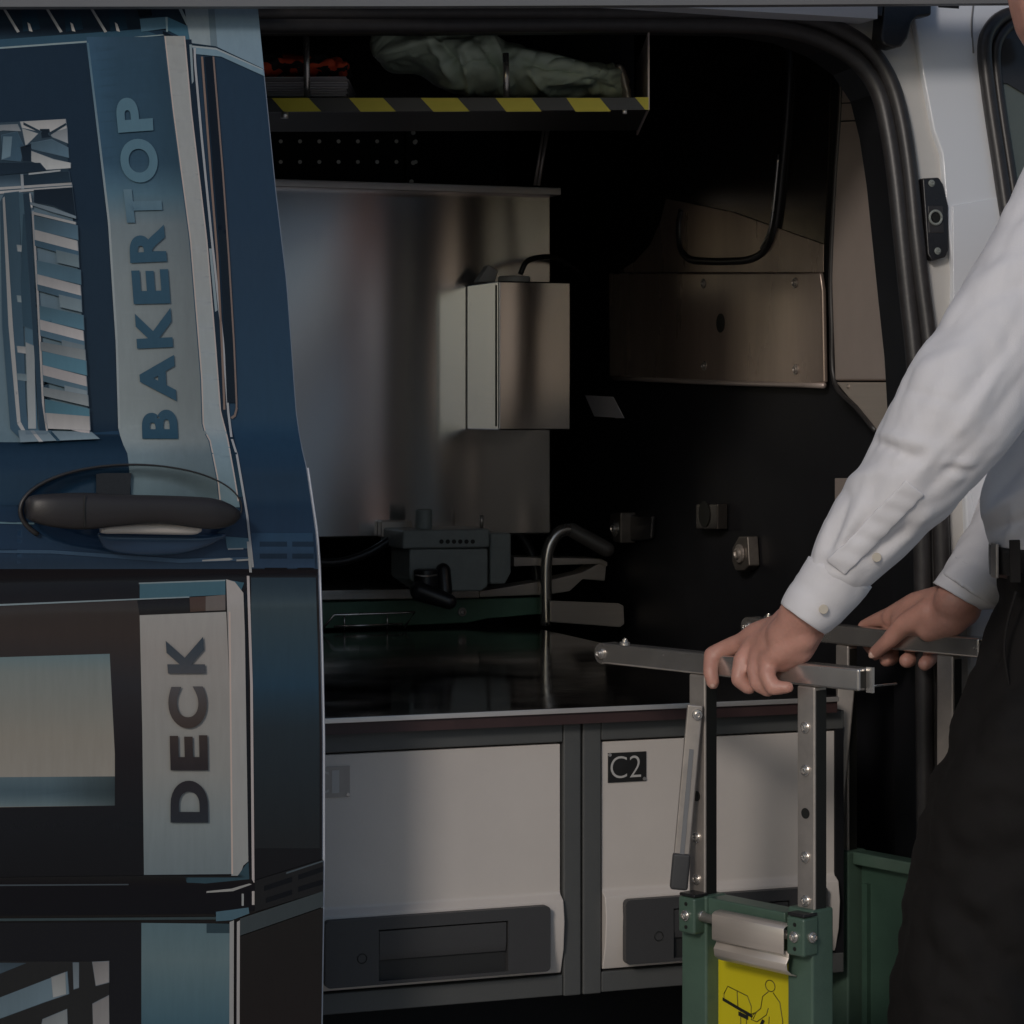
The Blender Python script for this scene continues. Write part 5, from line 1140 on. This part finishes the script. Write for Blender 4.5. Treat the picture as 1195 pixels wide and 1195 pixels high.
for i in range(41):
    c = A_.lerp(B_, i/40); c = c+Vector((2, -2))*math.sin(i/40*PI)*1.5; hw = 1.0+.03*math.sin(i*1.3)
    g_.append([bm.verts.new(hit(shb, c.x+W_.x*u*hw, c.y+W_.y*u*hw, .0014+.0005*math.sin(i*.9+u*2))) for u in (-.9, -.45, 0, .45, .9)])
for a, b in zip(g_, g_[1:]):
    for k in range(4): bm.faces.new((a[k], a[k+1], b[k+1], b[k])).smooth = True
pk = obj('sleeve_placket', bm, M['shirt'], pe, smooth=True); sm_ = pk.modifiers.new('thick', 'SOLIDIFY'); sm_.thickness = .0018; pk.modifiers.new('sub', 'SUBSURF').render_levels = 1
bm = bmesh.new(); disc(bm, P(961, 711, 2.7285), -FW, .0052, .002, 18); disc(bm, hit(shb, 1023, 650, .0022), -FW, .0050, .002, 18)
pieces('shirt_button', bm, M['btn'], pe, bevel=.0008)
# trousers, belt
TL = [(640, 1166), (668, 1166), (705, 1168), (740, 1157), (790, 1140), (850, 1112), (900, 1092), (950, 1077), (1030, 1064), (1090, 1050), (1130, 1043), (1195, 1042), (1260, 1046)]
tsec = []
for y, r in ((664, 1342), (705, 1352), (760, 1352), (850, 1345), (950, 1320), (1050, 1290), (1130, 1262), (1195, 1240), (1260, 1220)):
    tsec.append(sec((lcurve(TL, y), y), (r if y < 800 else r-30, y), 2.95 if y < 800 else 2.87, .13 if y < 800 else .10))
t1 = loft(tsec, n=48, sub=8, power=2.2); crease(t1, .016, (6, 6, 9), 31, None, 1.5); crease(t1, .007, (14, 14, 24), 12, None, 1.6)
kn1 = P(1140, 1250, 2.87); kn1.z = .53
t2 = loft([(kn1, RT*.09, FW*.09), (Vector((kn1.x+.05, kn1.y, .3)), RT*.075, FW*.08), (Vector((kn1.x+.09, kn1.y+.02, .09)), RT*.068, FW*.075)], n=32, sub=6)
t3 = loft([(P(1262, 740, 3.05), RT*.11, FW*.11), (P(1215, 1000, 3.08), RT*.09, FW*.10), (P(1180, 1250, 3.08), RT*.08, FW*.085), (Vector((.80, .20, .3)), RT*.07, FW*.075), (Vector((.84, .22, .09)), RT*.066, FW*.07)], n=32, sub=6)
trm = union([t1, t2, t3], .006, 3, .4)
obj('trousers', trm, M['trou'], pe, smooth=True, label='plain black trousers')
bm = bmesh.new()
bsec = [sec((1158, 637), (1351, 637), 2.98, .137), sec((1158, 655), (1351, 655), 2.98, .138), sec((1159, 672), (1351, 672), 2.98, .137)]
loft(bsec, n=56, sub=3, power=2.2, bm=bm); blt = obj('belt', bm, M['belt'], pe, smooth=True, label='black leather belt')
bm = bmesh.new(); beam(bm, P(1161, 634, 2.955), P(1161, 674, 2.955), .004, .03, RT); obj('buckle', bm, M['dullsteel'], pe, bevel=.001)
bm = bmesh.new()
for xx, D in ((1184, 2.852),): beam(bm, P(xx, 630, D), P(xx+1, 680, D), .012, .004, RT)
obj('belt_loop', bm, M['trou'], pe, bevel=.001)
# trouser pocket seam
bm = bmesh.new(); tube(bm, [P(x, y, D) for x, y, D in ((1186, 690, 2.856), (1176, 725, 2.854), (1172, 760, 2.850), (1178, 805, 2.842))], .0018, n=8, sm=5); obj('pocket_seam', bm, M['trou'], pe, smooth=True)
for kk in ((Vector((kn1.x+.06, kn1.y+.02, 0))), Vector((.80, .22, 0))):
    bm = bmesh.new(); secs = []
    for t, w_, h_ in ((0, .03, .03), (.04, .042, .05), (.12, .044, .045), (.20, .048, .03), (.27, .035, .022), (.29, .01, .01)):
        c_ = kk+Vector((.06-t*.85, t*.5, h_)); secs.append((c_, Vector((.5, .85, 0)).normalized()*w_, UP*h_))
    loft(secs, n=20, sub=4, bm=bm); obj('shoe', bm, M['shoe'], pe, smooth=True)
S.cycles.use_denoising = True
S.cycles.max_bounces = 10; S.cycles.glossy_bounces = 6; S.cycles.diffuse_bounces = 4
